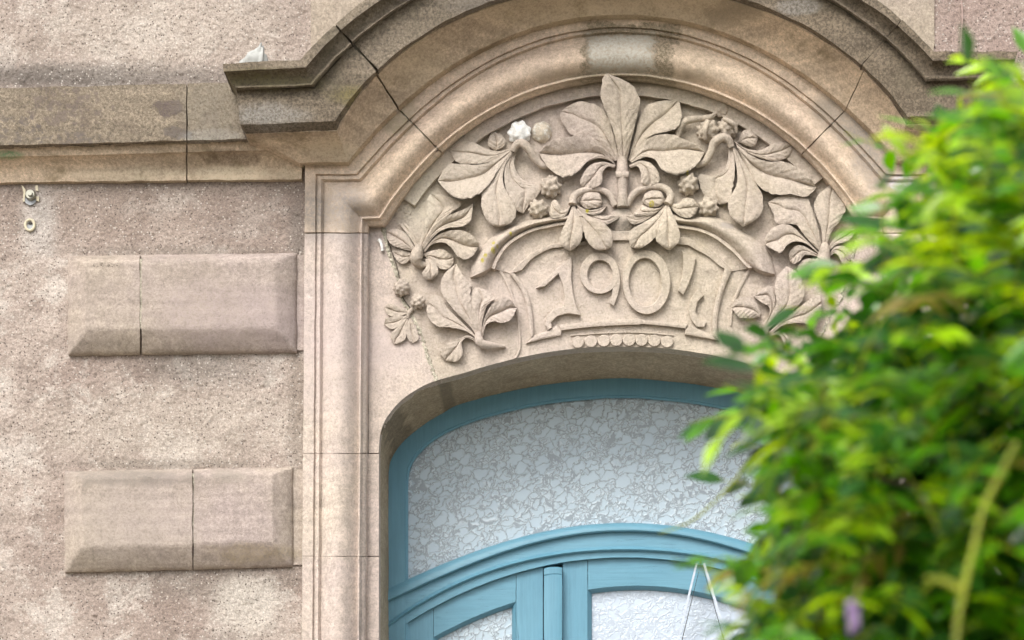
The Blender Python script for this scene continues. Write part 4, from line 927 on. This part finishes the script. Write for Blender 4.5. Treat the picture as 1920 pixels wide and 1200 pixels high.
ring_digit(1640, 488, 137, 143, 1644, 500, 86, 100, 0, [(1728, 480), (1776, 470), (1782, 560), (1765, 640), (1738, 712), (1705, 690), (1725, 640), (1735, 560)], 'C')
ring_digit(340, 550, 167, 224, 332, 552, 113, 166, -.03)
slabpoly('digit', T('D', [(586, 334), (682, 386), (664, 480), (630, 570), (596, 640), (558, 610), (588, 500), (594, 420)]), .017, cart, bev=.003)
slabpoly('digit', T('D', [(700, 590), (736, 645), (692, 690), (680, 760), (715, 822), (738, 815), (756, 830), (738, 862), (690, 862), (650, 812), (630, 740), (648, 660)]), .014, cart, bev=.003)
slabpoly('keystone_block', T('D', [(60, 195), (258, 195), (240, 262), (90, 262)]), .010, cart, bev=.003)
berry(1166, 415, 26, -.006, tymp, 12, .1, 3, 'tympanum_stone', .5, 'boss')

# ------------------------------------------------------------------ blue door
door = thing('front_door', 'blue painted arched double door with crinkled glass fanlight', 'door', (0, 0.38, 0))
fo = [(726, 2860), (726, 1200), (726, 890), (729, 868), (739, 848), (753, 830), (783, 804), (827, 775), (865, 757), (956, 733), (1040, 719), (1107, 712), (1165, 708)]
fi = [(765, 2860), (765, 1200), (765, 920), (767, 890), (773, 870), (788, 849), (817, 824), (857, 803), (923, 780), (1023, 758), (1123, 747.5), (1145, 746.6), (1165, 746.5)]
FO = resamp_fixed(fo, 20, 70); FI = resamp_fixed(fi, 20, 70)
mirror = lambda a: np.vstack([a, np.stack([2330 - a[-2::-1, 0], a[-2::-1, 1]], 1)])
FO, FI = mirror(FO), mirror(FI)
rows_mesh('door_frame', loft_rows([(FO, -.37), (off_line(FI, FO, 6), -.37), (off_line(FI, FO, 4), -.376), (FI, -.378), (off_line(FI, FO, -1), -.40)], [(3, 0), (1, 0), (2, 0), (1, 0)]), 'blue_paint', door, .0004, 2, back=.04)
fl = lambda pts, deg=4: (lambda c: (lambda x: np.polyval(c, (x - 1170) / 400)))(np.polyfit([(p[0] - 1170) / 400 for p in pts], [p[1] for p in pts], deg))
mirr = lambda pts: pts + [(2345 - x, y) for x, y in pts]
l1 = fl(mirr([(763.5, 1086.6), (853, 1047), (962.5, 1012), (1120, 982.7), (1171, 979)]))
l2 = fl(mirr([(729.5, 1126), (853, 1071), (984, 1023), (1120, 999), (1172, 996)]))
l3 = fl(mirr([(729.5, 1176), (831, 1110.6), (962.5, 1062.5), (1120, 1036), (1172, 1033)]))
l4 = fl(mirr([(761, 1169.7), (853, 1119), (962.5, 1075.6), (1120, 1048), (1172, 1045)]))
xr = np.linspace(727, 1603, 130)
ln = lambda f, d=0.0: np.stack([xr, f(xr) + d], 1)
rl = [(ln(l1), -.395), (ln(l1, 1), -.366), (ln(l2, -5), -.352), (ln(l2), -.356), (ln(l2, 1.2), -.372), (ln(l3, -10), -.370), (ln(l3, -7), -.362), (ln(l3, -2), -.362), (ln(l3), -.372), (ln(l4, -.5), -.372), (ln(l4, .5), -.385)]
rows_mesh('transom_rail', loft_rows(rl, [(1, 0), (3, .003), (2, .002), (1, 0), (3, 0), (1, 0), (2, .004), (1, 0), (2, 0), (1, 0)]), 'blue_paint_rail', door, .0004, 5, back=.03)
def plate(name, cols, p, mat, nrow=10, parent=door):
    V = []; n = len(cols)
    for x, t, b in cols:
        for j in range(nrow): V.append(W(x, t + (b - t) * j / (nrow - 1), p))
    nf = len(V); V += [(v[0], v[1] + .006, v[2]) for v in V]
    F = grid_faces(n, nrow); F += [tuple(reversed([i + nf for i in f])) for f in F]
    me = mesh(name, V, F, mat, False); fixn(me); return part(name, me, parent)
xg = np.linspace(752, 1578, 60)
fiy = lambda x: float(np.interp(min(x, 2330 - x), FI[19:90, 0], FI[19:90, 1]))
plate('fanlight_pane', [(x, (fiy(max(765.2, min(x, 1564.8))) if 765 < x < 1565 else 920) - 7, l1(x) + 7) for x in xg], -.392, 'crinkled_glass')
plate('leak_blocker', [(x, 700, 2860) for x in (722, 1165, 1608)], -.47, 'dark_hole_shade')  # dark sheet added behind the door to stop light leaking through gaps
# leaves
w_l = fl([(812.7, 1194.8), (867, 1166), (920, 1145), (967, 1128)], 2)
w_r = fl([(1103.4, 1104), (1180, 1099.7), (1240, 1102), (1324, 1110.6), (1401, 1134.7), (1480, 1172)], 2)
def board(name, x0, x1, ftop, fbot, p, parent, n=24, lead=True, mat='blue_paint', back=.035):
    xs_ = np.linspace(x0, x1, n); t = np.stack([xs_, [ftop(x) for x in xs_]], 1); b = np.stack([xs_, [fbot(x) for x in xs_]], 1)
    m1 = t + (b - t) * .5
    return rows_mesh(name, loft_rows([(t, p), (b, p)], [(8, 0)]), mat, parent, .0004, x0 * .1, back=back)
leafL = mb('door_leaf', *(lambda r: (r[0], r[1]))(([W(768, 1185, -.425), W(1018, 1075, -.425), W(1018, 2850, -.425), W(768, 2850, -.425)], [(0, 1, 2, 3)])), 'blue_paint', door)
leafR = mb('door_leaf', [W(1056, 1065, -.425), W(1562, 1150, -.425), W(1562, 2850, -.425), W(1056, 2850, -.425)], [(0, 1, 2, 3)], 'blue_paint', door)
top4 = lambda x: l4(x) - 6
cst = lambda v: (lambda x: v)
PL = -.388
board('stile', 763, 812.3, top4, cst(2850), PL, leafL); board('stile', 968, 1018, top4, cst(2850), PL, leafL)
board('top_rail', 813.2, 967.2, top4, w_l, PL, leafL, 40, mat='blue_paint_rail')
board('stile', 1055, 1101.5, top4, cst(2850), PL, leafR); board('stile', 1512, 1566, top4, cst(2850), PL, leafR)
board('top_rail', 1102.4, 1511, top4, w_r, PL, leafR, 70, mat='blue_paint_rail')
board('bottom_rail', 813.2, 967.2, cst(2000), cst(2850), PL, leafL); board('bottom_rail', 1102.4, 1511, cst(2000), cst(2850), PL, leafR)
# glazing beads
def bead_band(parent, x0, x1, f, wdt, yb=2000):
    xs_ = np.linspace(x0, x1, 40)
    O = np.array([(x0, yb)] + [(x, f(x)) for x in xs_] + [(x1, yb)])
    xi = np.linspace(x0 + wdt, x1 - wdt, 40)
    I = np.array([(x0 + wdt, yb)] + [(x, f(x) + wdt * 1.15) for x in xi] + [(x1 - wdt, yb)])
    rows_mesh('glazing_bead', loft_rows([(O, PL - .001), (I, -.408), (off_line(I, O, -1), -.418)], [(3, .002), (1, 0)]), 'blue_paint', parent, .0003, x0, back=.01)
bead_band(leafL, 812.5, 967.5, w_l, 7.5); bead_band(leafR, 1102, 1511.5, w_r, 7.5)
plate('window_pane', [(x, w_l(x) + 2, 1995) for x in np.linspace(814, 966, 30)], -.413, 'crinkled_glass', 30, leafL)
plate('window_pane', [(x, w_r(x) + 2, 1995) for x in np.linspace(1104, 1510, 30)], -.413, 'bright_glass', 30, leafR)
# astragal with a rounded head
xa = np.linspace(1020, 1054, 14); yt = [1066 - 4.5 * math.sqrt(max(0, 1 - ((x - 1040) / 21) ** 2)) + 1.5 for x in xa]
pa = -.362 + .006 * np.sqrt(np.clip(1 - ((xa - 1037) / 18) ** 2, 0, 1))
rowsA = []
for yy in (0, 2, 6, 12.5, 13.5, 15, 60, 140, 400, 1000, 1790):
    off = -.004 if yy == 0 else (-.0025 if yy == 13.5 else 0)
    rowsA.append([W(xa[i], yt[i] + yy, pa[i] + off) for i in range(14)])
rows_mesh('astragal', rowsA, 'blue_paint', door, .0003, 4, back=.03)

# hanging white straps on the right leaf
strap = thing('hanging_strap', 'white strap hanging in an upside-down V from the blue transom rail', 'strap', W(1312, 1560, -.34))
def ribbon(name, a, b, w0, w1, p, mat, th=.003):
    A, B = np.array(a, float), np.array(b, float); d = B - A; nn = np.array((-d[1], d[0])) / np.hypot(*d)
    V = []; n = 12
    for i in range(n):
        t = i / (n - 1); c = A + d * t; w = (w0 + (w1 - w0) * t) / 2
        for s_, pp in ((-1, p), (1, p), (1, p - th), (-1, p - th)): V.append(W(*(c + nn * w * s_), pp))
    F = grid_faces(n, 4, 0, True) + [(0, 1, 2, 3), tuple(range((n - 1) * 4, n * 4))]
    me = mesh(name, V, F, mat, False); fixn(me); return part(name, me, strap)
ribbon('strap_leg', (1306.5, 1055), (1184, 1560), 3.5, 7, -.336, 'white_strap')
ribbon('strap_leg', (1320, 1056), (1470, 1560), 4.5, 8.5, -.336, 'white_strap')
ribbon('strap_shadow', (1310, 1072), (1191, 1562), .8, 4.5, -.342, 'dark_hole_shade')  # dark ribbons painting in the shadow line beside each strap
ribbon('strap_shadow', (1320, 1072), (1464, 1562), .8, 3, -.342, 'dark_hole_shade')
ribbon('strap_bar', (1180, 1560), (1475, 1560), 10, 10, -.334, 'white_strap')
V, F = tube([W(1313, 1050, -.385), W(1313, 1052, -.34), W(1313, 1056, -.332)], .003, 8); mb('hook', V, F, 'steel', strap)

# ------------------------------------------------------------------ small fixings on the wall
bolt = thing('wall_bolt', 'round metal bolt head with grey washer set in the wall under the string course', 'bolt', W(57, 367, 0))
bm = bmesh.new(); bmesh.ops.create_cone(bm, cap_ends=True, segments=20, radius1=.0165, radius2=.013, depth=.012, matrix=Matrix.Translation(Vector(W(57, 365, .014))) @ Matrix.Rotation(math.pi / 2, 4, 'X'))
bmesh.ops.create_cone(bm, cap_ends=True, segments=6, radius1=.008, radius2=.006, depth=.010, matrix=Matrix.Translation(Vector(W(57, 364, .024))) @ Matrix.Rotation(math.pi / 2, 4, 'X'))
me = bpy.data.meshes.new('bolt_head'); bm.to_mesh(me); bm.free(); me.materials.append(MATS['steel']); part('bolt_head', me, bolt)
slab_ = lambda nm, pts, p0, mt, par: (lambda me: part(nm, me, par))((lambda V, F: (lambda me: (fixn(me), me)[1])(mesh(nm, V, F, mt, False)))([W(x, y, p0) for x, y in pts] + [W(x, y, -.002) for x, y in pts], [tuple(range(len(pts)))] + [(i, (i + 1) % len(pts), len(pts) + (i + 1) % len(pts), len(pts) + i) for i in range(len(pts))]))
slab_('washer', [(47, 371), (66, 371), (68, 378), (62, 383), (56, 385), (50, 382), (46, 378)], .006, 'grey_plastic', bolt)
for pts in ([(40, 347), (44, 350), (48, 356), (46, 378), (43, 378), (44, 360)], [(66, 348), (71, 347), (72, 358), (67, 357)], [(67, 368), (73, 369), (73, 378), (68, 376)]):
    slab_('bracket_tab', pts, .008, 'cream_filler', bolt)
plug = thing('wall_plug', 'empty cream wall plug socket just below the metal bolt', 'wall plug', W(56, 422, 0))
t = np.linspace(0, 2 * math.pi, 25)[:-1]
V, F = tube([W(56 + 8.5 * math.cos(a), 422 + 10 * math.sin(a), .004) for a in np.linspace(0, 2 * math.pi, 30)], .0042, 7); mb('rim', V, F, 'cream_filler', plug)
slab_('socket', [(56 + 8 * math.cos(a), 422 + 9 * math.sin(a)) for a in t], .002, 'grey_plastic', plug)
slab_('hole', [(57 + 4 * math.cos(a), 419 + 2.5 * math.sin(a)) for a in t], .0035, 'dark_hole_shade', plug)
# lump of mortar on the hood ledge
lump = bmesh.new(); bmesh.ops.create_icosphere(lump, subdivisions=4, radius=1)
c0 = Vector(W(483, 116, .10))
for v in lump.verts:
    d = v.co.copy(); hgt = max(0, d.z)
    sx = .030 * (1 - .72 * hgt); x = d.x * sx + .012 * hgt - (.02 * (1 - hgt) if d.x < 0 else 0)
    k = 1 + .22 * noise.noise(d * 2.3) + .1 * noise.noise(d * 6)
    v.co = c0 + Vector((x * k, d.y * .03 * (1 - .5 * hgt) * k, d.z * .050 * k))
me = bpy.data.meshes.new('mortar_lump'); lump.to_mesh(me); lump.free(); me.materials.append(MATS['lump_mortar']); me.polygons.foreach_set('use_smooth', [True] * len(me.polygons))
lo_ = part('mortar_lump', me); lo_['label'] = 'pale pointed lump of mortar standing on the left hood ledge'; lo_['category'] = 'mortar'
# thin cable on the right
cp = [W(1803 + 1.5 * math.sin(y * .05), y, .006) for y in range(-380, 91, 10)]
V, F = tube(cp, .0022, 7); cb = mb('wall_cable', V, F, 'pink_cable'); cb['label'] = 'thin pinkish cable hanging down the roughcast at the upper right'; cb['category'] = 'cable'

# ------------------------------------------------------------------ ground
gme = mesh('ground', [(-60, -60, 0), (60, -60, 0), (60, 12, 0), (-60, 12, 0)], [(0, 1, 2, 3)], 'ground_paving', False)
gr_ = part('ground', gme); gr_['kind'] = 'structure'

# ------------------------------------------------------------------ wisteria in front, right
vine = thing('wisteria_vine', 'leafy green wisteria hanging out of focus in front of the right side', 'wisteria', (1.1, -2.85, 0))
def leaflet_mesh(name, mat, ln=1.0, wd=.21, fold=.25, bend=.25):
    V = []; F = []; n = 6
    prof = [0.06, .70, 1.0, .84, .46, .02]
    for i in range(n):
        u = i / (n - 1); z = -bend * u * u * .5
        for s_ in (-1, 0, 1): V.append((s_ * prof[i] * wd, u * ln, z + abs(s_) * prof[i] * wd * fold))
    return mesh(name, V, grid_faces(n, 3), mat, True, 180)
LMATS = ['leaf_green', 'leaf_lime', 'leaf_deep', 'leaf_young']
LMESH = [leaflet_mesh('leaf', mt, 1, wd, fo_, bd) for mt, wd, fo_, bd in (('leaf_green', .21, .22, .2), ('leaf_lime', .165, .3, .35), ('leaf_deep', .24, .15, .15), ('leaf_young', .16, .45, .4))]
OUT = [(1905, 90), (1862, 118), (1835, 165), (1800, 205), (1730, 225), (1690, 245), (1688, 320), (1650, 352), (1640, 395), (1595, 430), (1605, 465), (1560, 505), (1545, 560), (1590, 600), (1530, 640), (1470, 610), (1395, 600), (1380, 650), (1372, 690), (1400, 745), (1330, 775), (1380, 820), (1470, 850), (1450, 905), (1440, 960), (1395, 1030), (1420, 1080), (1370, 1150), (1400, 1200), (1400, 1330), (1500, 1500), (2300, 1500), (2600, 800), (2500, 200), (2200, 40)]
OP = np.array(OUT, float)
def inside(x, y):
    c = False; n = len(OP); j = n - 1
    for i in range(n):
        xi, yi = OP[i]; xj, yj = OP[j]
        if (yi > y) != (yj > y) and x < (xj - xi) * (y - yi) / (yj - yi) + xi: c = not c
        j = i
    return c
LEAVES = []       # (matrix, kind, screen area weight)
def frame(tx, nz_):
    y = tx.normalized(); x = y.cross(nz_).normalized(); z = x.cross(y); return Matrix((x, y, z)).transposed().to_4x4()
RACHIS = []
def compound(base, direc, ln, n, kind, size, droop=.35):
    """one pinnate leaf: paired leaflets along a drooping rachis"""
    p = Vector(base); d = Vector(direc).normalized(); step = ln / n; pts = [p.copy()]
    side0 = d.cross(Vector((0, 0, 1))); side0 = (side0 if side0.length > .1 else Vector((1, 0, 0))).normalized()
    for i in range(n + 1):
        u = i / n
        if i >= 1:
            sides = (1, -1) if i < n else (0,)
            for s_ in sides:
                side = side0 * s_; dd = (d * (.35 if s_ else 1) + side * .95 + Vector((random.uniform(-.25, .25), random.uniform(-.25, .25), random.uniform(-.55, .1)))).normalized()
                up = Vector((random.uniform(-.6, .4), random.uniform(-1.2, .1), random.uniform(.25, 1.0)))
                sz = size * (1 - .35 * abs(u - .55)) * random.uniform(.8, 1.15)
                k = kind if random.random() < .75 else random.choice([0, 1, 2, 2])
                LEAVES.append((Matrix.Translation(p) @ frame(dd, up) @ Matrix.Scale(sz, 4), k))
        d = (d + Vector((0, 0, -droop / n)) + Vector((random.uniform(-.06, .06),) * 3)).normalized()
        p = p + d * step; pts.append(p.copy())
    RACHIS.append(pts)
def px_of(v):
    d = v.y + D; return (VX + (v.x - XC) / S * D / d, VY - (v.z - ZC) / S * D / d)
# hand-placed fringe sprigs, as the photo shows them (start px, tip px, distance, pairs, kind, leaflet m)
FR = [((1500, 760), (1300, 778), 3.9, 3, 0, .062), ((1560, 800), (1365, 690), 3.9, 5, 0, .055), ((1520, 690), (1400, 575), 3.9, 4, 2, .052), ((1600, 650), (1470, 600), 3.8, 3, 2, .055),
      ((1560, 860), (1380, 1050), 3.7, 5, 0, .055), ((1600, 980), (1400, 900), 3.7, 5, 0, .060), ((1600, 1050), (1370, 1175), 3.6, 5, 2, .065), ((1650, 1130), (1420, 1210), 3.5, 5, 2, .062),
      ((1700, 560), (1545, 500), 3.5, 4, 2, .060), ((1720, 460), (1600, 420), 3.5, 4, 0, .055), ((1800, 420), (1640, 350), 3.4, 5, 1, .062), ((1800, 330), (1690, 235), 3.3, 5, 1, .065), ((1900, 330), (1760, 200), 3.3, 5, 1, .066),
      ((1920, 260), (1850, 100), 3.2, 4, 1, .062), ((1960, 250), (1905, 120), 3.2, 4, 1, .06), ((1700, 640), (1560, 640), 3.5, 4, 1, .055), ((1560, 740), (1440, 840), 3.8, 4, 0, .052)]
for a, b, d, n, k, sz in FR:
    A, B = Wd(*a, d - .06), Wd(*b, d)
    compound(A, B - A, (B - A).length * .8, n, k, sz * 1.3, .12)
cnt = 0
while cnt < 720:
    x = random.uniform(1380, 2500); y = random.uniform(80, 1480)
    d = 3.0 + 1.1 * random.random() + max(0, (x - 1900)) * .0002
    ex = random.uniform(-120, 20); ey = random.uniform(-60, 110)
    if y < 520 + (x - 1500) * .12: ex, ey = random.uniform(-90, 30), random.uniform(-120, 20)
    if not inside(x, y) or not inside(x + ex * 1.2, y + ey * 1.2) or not inside(x - 75, y) or y + ey * 1.3 < 120 + max(0, 1880 - x) * .25: continue
    if x > 1950 and random.random() < .45: continue
    A = Wd(x, y, d); B = Wd(x + ex, y + ey, d - random.uniform(-.12, .22))
    top = y < 520 + (x - 1500) * .12
    k = random.choices([0, 1, 2, 3], [.34, .54, .10, .02] if top else [.46, .16, .35, .03])[0]  # sunlit top painted in with lime leaves, shaded lower part with deep ones
    compound(A, (B - A) + Vector((0, 0, .02)), random.uniform(.13, .20), random.choice([4, 5, 5, 6]), k, random.uniform(.062, .098), random.uniform(-.3, .3) if top else random.uniform(.1, .6))
    cnt += 1
cnt = 0
while cnt < 420:
    x = random.uniform(1480, 2300); y = random.uniform(200, 1450)
    if not inside(x - 130, y) or not inside(x - 60, y - 90): continue
    A = Wd(x, y, random.uniform(4.0, 4.35))
    compound(A, Vector((random.uniform(-1, .4), random.uniform(-.4, .4), random.uniform(-.6, .3))), random.uniform(.16, .24), 5, random.choice([0, 2, 2]), random.uniform(.085, .105), random.uniform(.2, .6))
    cnt += 1
# choose the leaflets that show largest
cand = []
for i, (M, k) in enumerate(LEAVES):
    c = M @ Vector((0, .5, 0)); q = px_of(c)
    vis = 0 <= q[0] <= 1920 and 0 <= q[1] <= 1200
    nrm = (M.to_3x3() @ Vector((0, 0, 1))).normalized(); sz = M.to_scale()[0]
    dirv = (c - camo.location).normalized()
    w = sz * sz * abs(nrm.dot(dirv)) / (c.y + D) ** 2 * (1.0 if vis else 0.0)
    w *= 1 + 3.0 * max(0, (3.6 - (c.y + D)))      # nearer ones stand in front
    cand.append((w, i))
cand.sort(reverse=True)
single = set(i for _, i in cand[:300])
bulkV = []; bulkF = []; bulkM = []
tmplV = [[Vector(v.co) for v in me.vertices] for me in LMESH]; tmplF = [[tuple(p.vertices) for p in me.polygons] for me in LMESH]
base_inv = Matrix.Translation(-vine.location)
for i, (M, k) in enumerate(LEAVES):
    if i in single:
        o = bpy.data.objects.new('leaf', LMESH[k]); COL.objects.link(o); o.parent = vine; o.matrix_parent_inverse = base_inv; o.matrix_local = base_inv @ M if False else M
    else:
        off = len(bulkV); bulkV += [M @ v for v in tmplV[k]]; bulkF += [tuple(a + off for a in f) for f in tmplF[k]]; bulkM += [k] * len(tmplF[k])
me = bpy.data.meshes.new('foliage'); me.from_pydata([tuple(v) for v in bulkV], [], bulkF)
for mt in LMATS: me.materials.append(MATS[mt])
me.polygons.foreach_set('material_index', bulkM); me.polygons.foreach_set('use_smooth', [True] * len(bulkF)); me.update()
fo_ = part('foliage', me, vine); fo_['kind'] = 'stuff'
V = []; F = []
for pts in RACHIS:
    v, f = tube(pts, [.0016 - .0009 * i / len(pts) for i in range(len(pts))], 4, False); o = len(V); V += v; F += [tuple(a + o for a in q) for q in f]
tw = mb('twigs', V, F, 'stem_green', vine); tw['kind'] = 'stuff'
# main stems
def stem(name, pts, d, r0, r1, mat, n=26):
    P = resample([(*p, dd) for p, dd in zip(pts, d)], n)
    V, F = tube([Wd(*q) for q in P], list(np.linspace(r0, r1, n)), 9); return mb(name, V, F, mat, vine)
stem('stem', [(1905, 830), (1880, 880), (1845, 950), (1825, 1030), (1808, 1100), (1792, 1210), (1790, 1500)], [2.85] * 7, .0035, .0055, 'stem_green')
stem('stem', [(1808, 1110), (1770, 1090), (1735, 1085)], [2.75] * 3, .006, .003, 'stem_green')
stem('stem', [(1560, 800), (1430, 840), (1370, 910), (1300, 975), (1236, 1000)], [3.9, 3.9, 3.95, 4.0, 4.0], .003, .0016, 'stem_green')
stem('stem', [(1700, 1010), (1560, 1080), (1440, 1120), (1370, 1140)], [3.6] * 4, .004, .002, 'stem_green')
stem('stem', [(1480, 860), (1458, 930), (1445, 1010)], [3.8] * 3, .003, .002, 'leaf_young')
trunk = [Vector((1.1, -2.85, 0)), Vector((1.03, -2.83, .8)), Vector((1.09, -2.86, 1.5)), Vector((.99, -2.84, 2.1)), Vector((.9, -2.87, 2.55)), Vector((.8, -2.9, 2.85))]
V, F = tube(trunk, [.055, .05, .045, .04, .032, .015], 12); mb('trunk', V, F, 'bark', vine)
for a, b in ((2, Wd(1900, 1000, 3.2)), (3, Wd(1800, 700, 3.4)), (3, Wd(1650, 900, 3.6)), (4, Wd(1850, 350, 3.3)), (4, Wd(2100, 500, 3.4))):
    A = trunk[a]; mid_ = (A + b) / 2 + Vector((0, 0, .08))
    V, F = tube([A, A * .6 + mid_ * .4 + Vector((0, 0, .03)), mid_, (mid_ + b) / 2 + Vector((0, 0, .02)), b], [.02, .016, .012, .008, .004], 8); mb('branch', V, F, 'bark', vine)
# thin drooping shoots with orange buds, and the lilac flower
for (x, y, d) in ((1310, 1003, 3.95), (1352, 1018, 3.95), (1470, 815, 3.9), (1432, 812, 3.9)):
    q = Wd(x, y, d); M = Matrix.Translation(q) @ frame(Vector((random.uniform(-1, 1), -.3, random.uniform(-.6, .6))), Vector((0, -1, .4))) @ Matrix.Scale(.024, 4)
    o = bpy.data.objects.new('bud', LMESH[3]); COL.objects.link(o); o.parent = vine; o.matrix_parent_inverse = base_inv; o.matrix_local = M
fl_c = Wd(1600, 1160, 2.9); V = []; F = []
for k in range(16):
    t = k / 15; q = fl_c + Vector((random.uniform(-.007, .007), random.uniform(-.007, .007), .016 - .034 * t)); r = .0072 * (1 - .5 * t)
    for a, zc in ((0, 0),):
        o = len(V)
        for i in range(4):
            for j in range(6):
                th, ph = math.pi * (i + .5) / 4, 2 * math.pi * j / 6
                V.append(q + Vector((math.sin(th) * math.cos(ph) * r, math.sin(th) * math.sin(ph) * r, math.cos(th) * r * 1.2)))
        F += grid_faces(4, 6, o, True)
mb('flower', V, F, 'petal', vine, True, 180)
stem('flower_stalk', [(1600, 1150), (1606, 1120), (1612, 1090)], [2.9] * 3, .002, .003, 'leaf_young', 6)
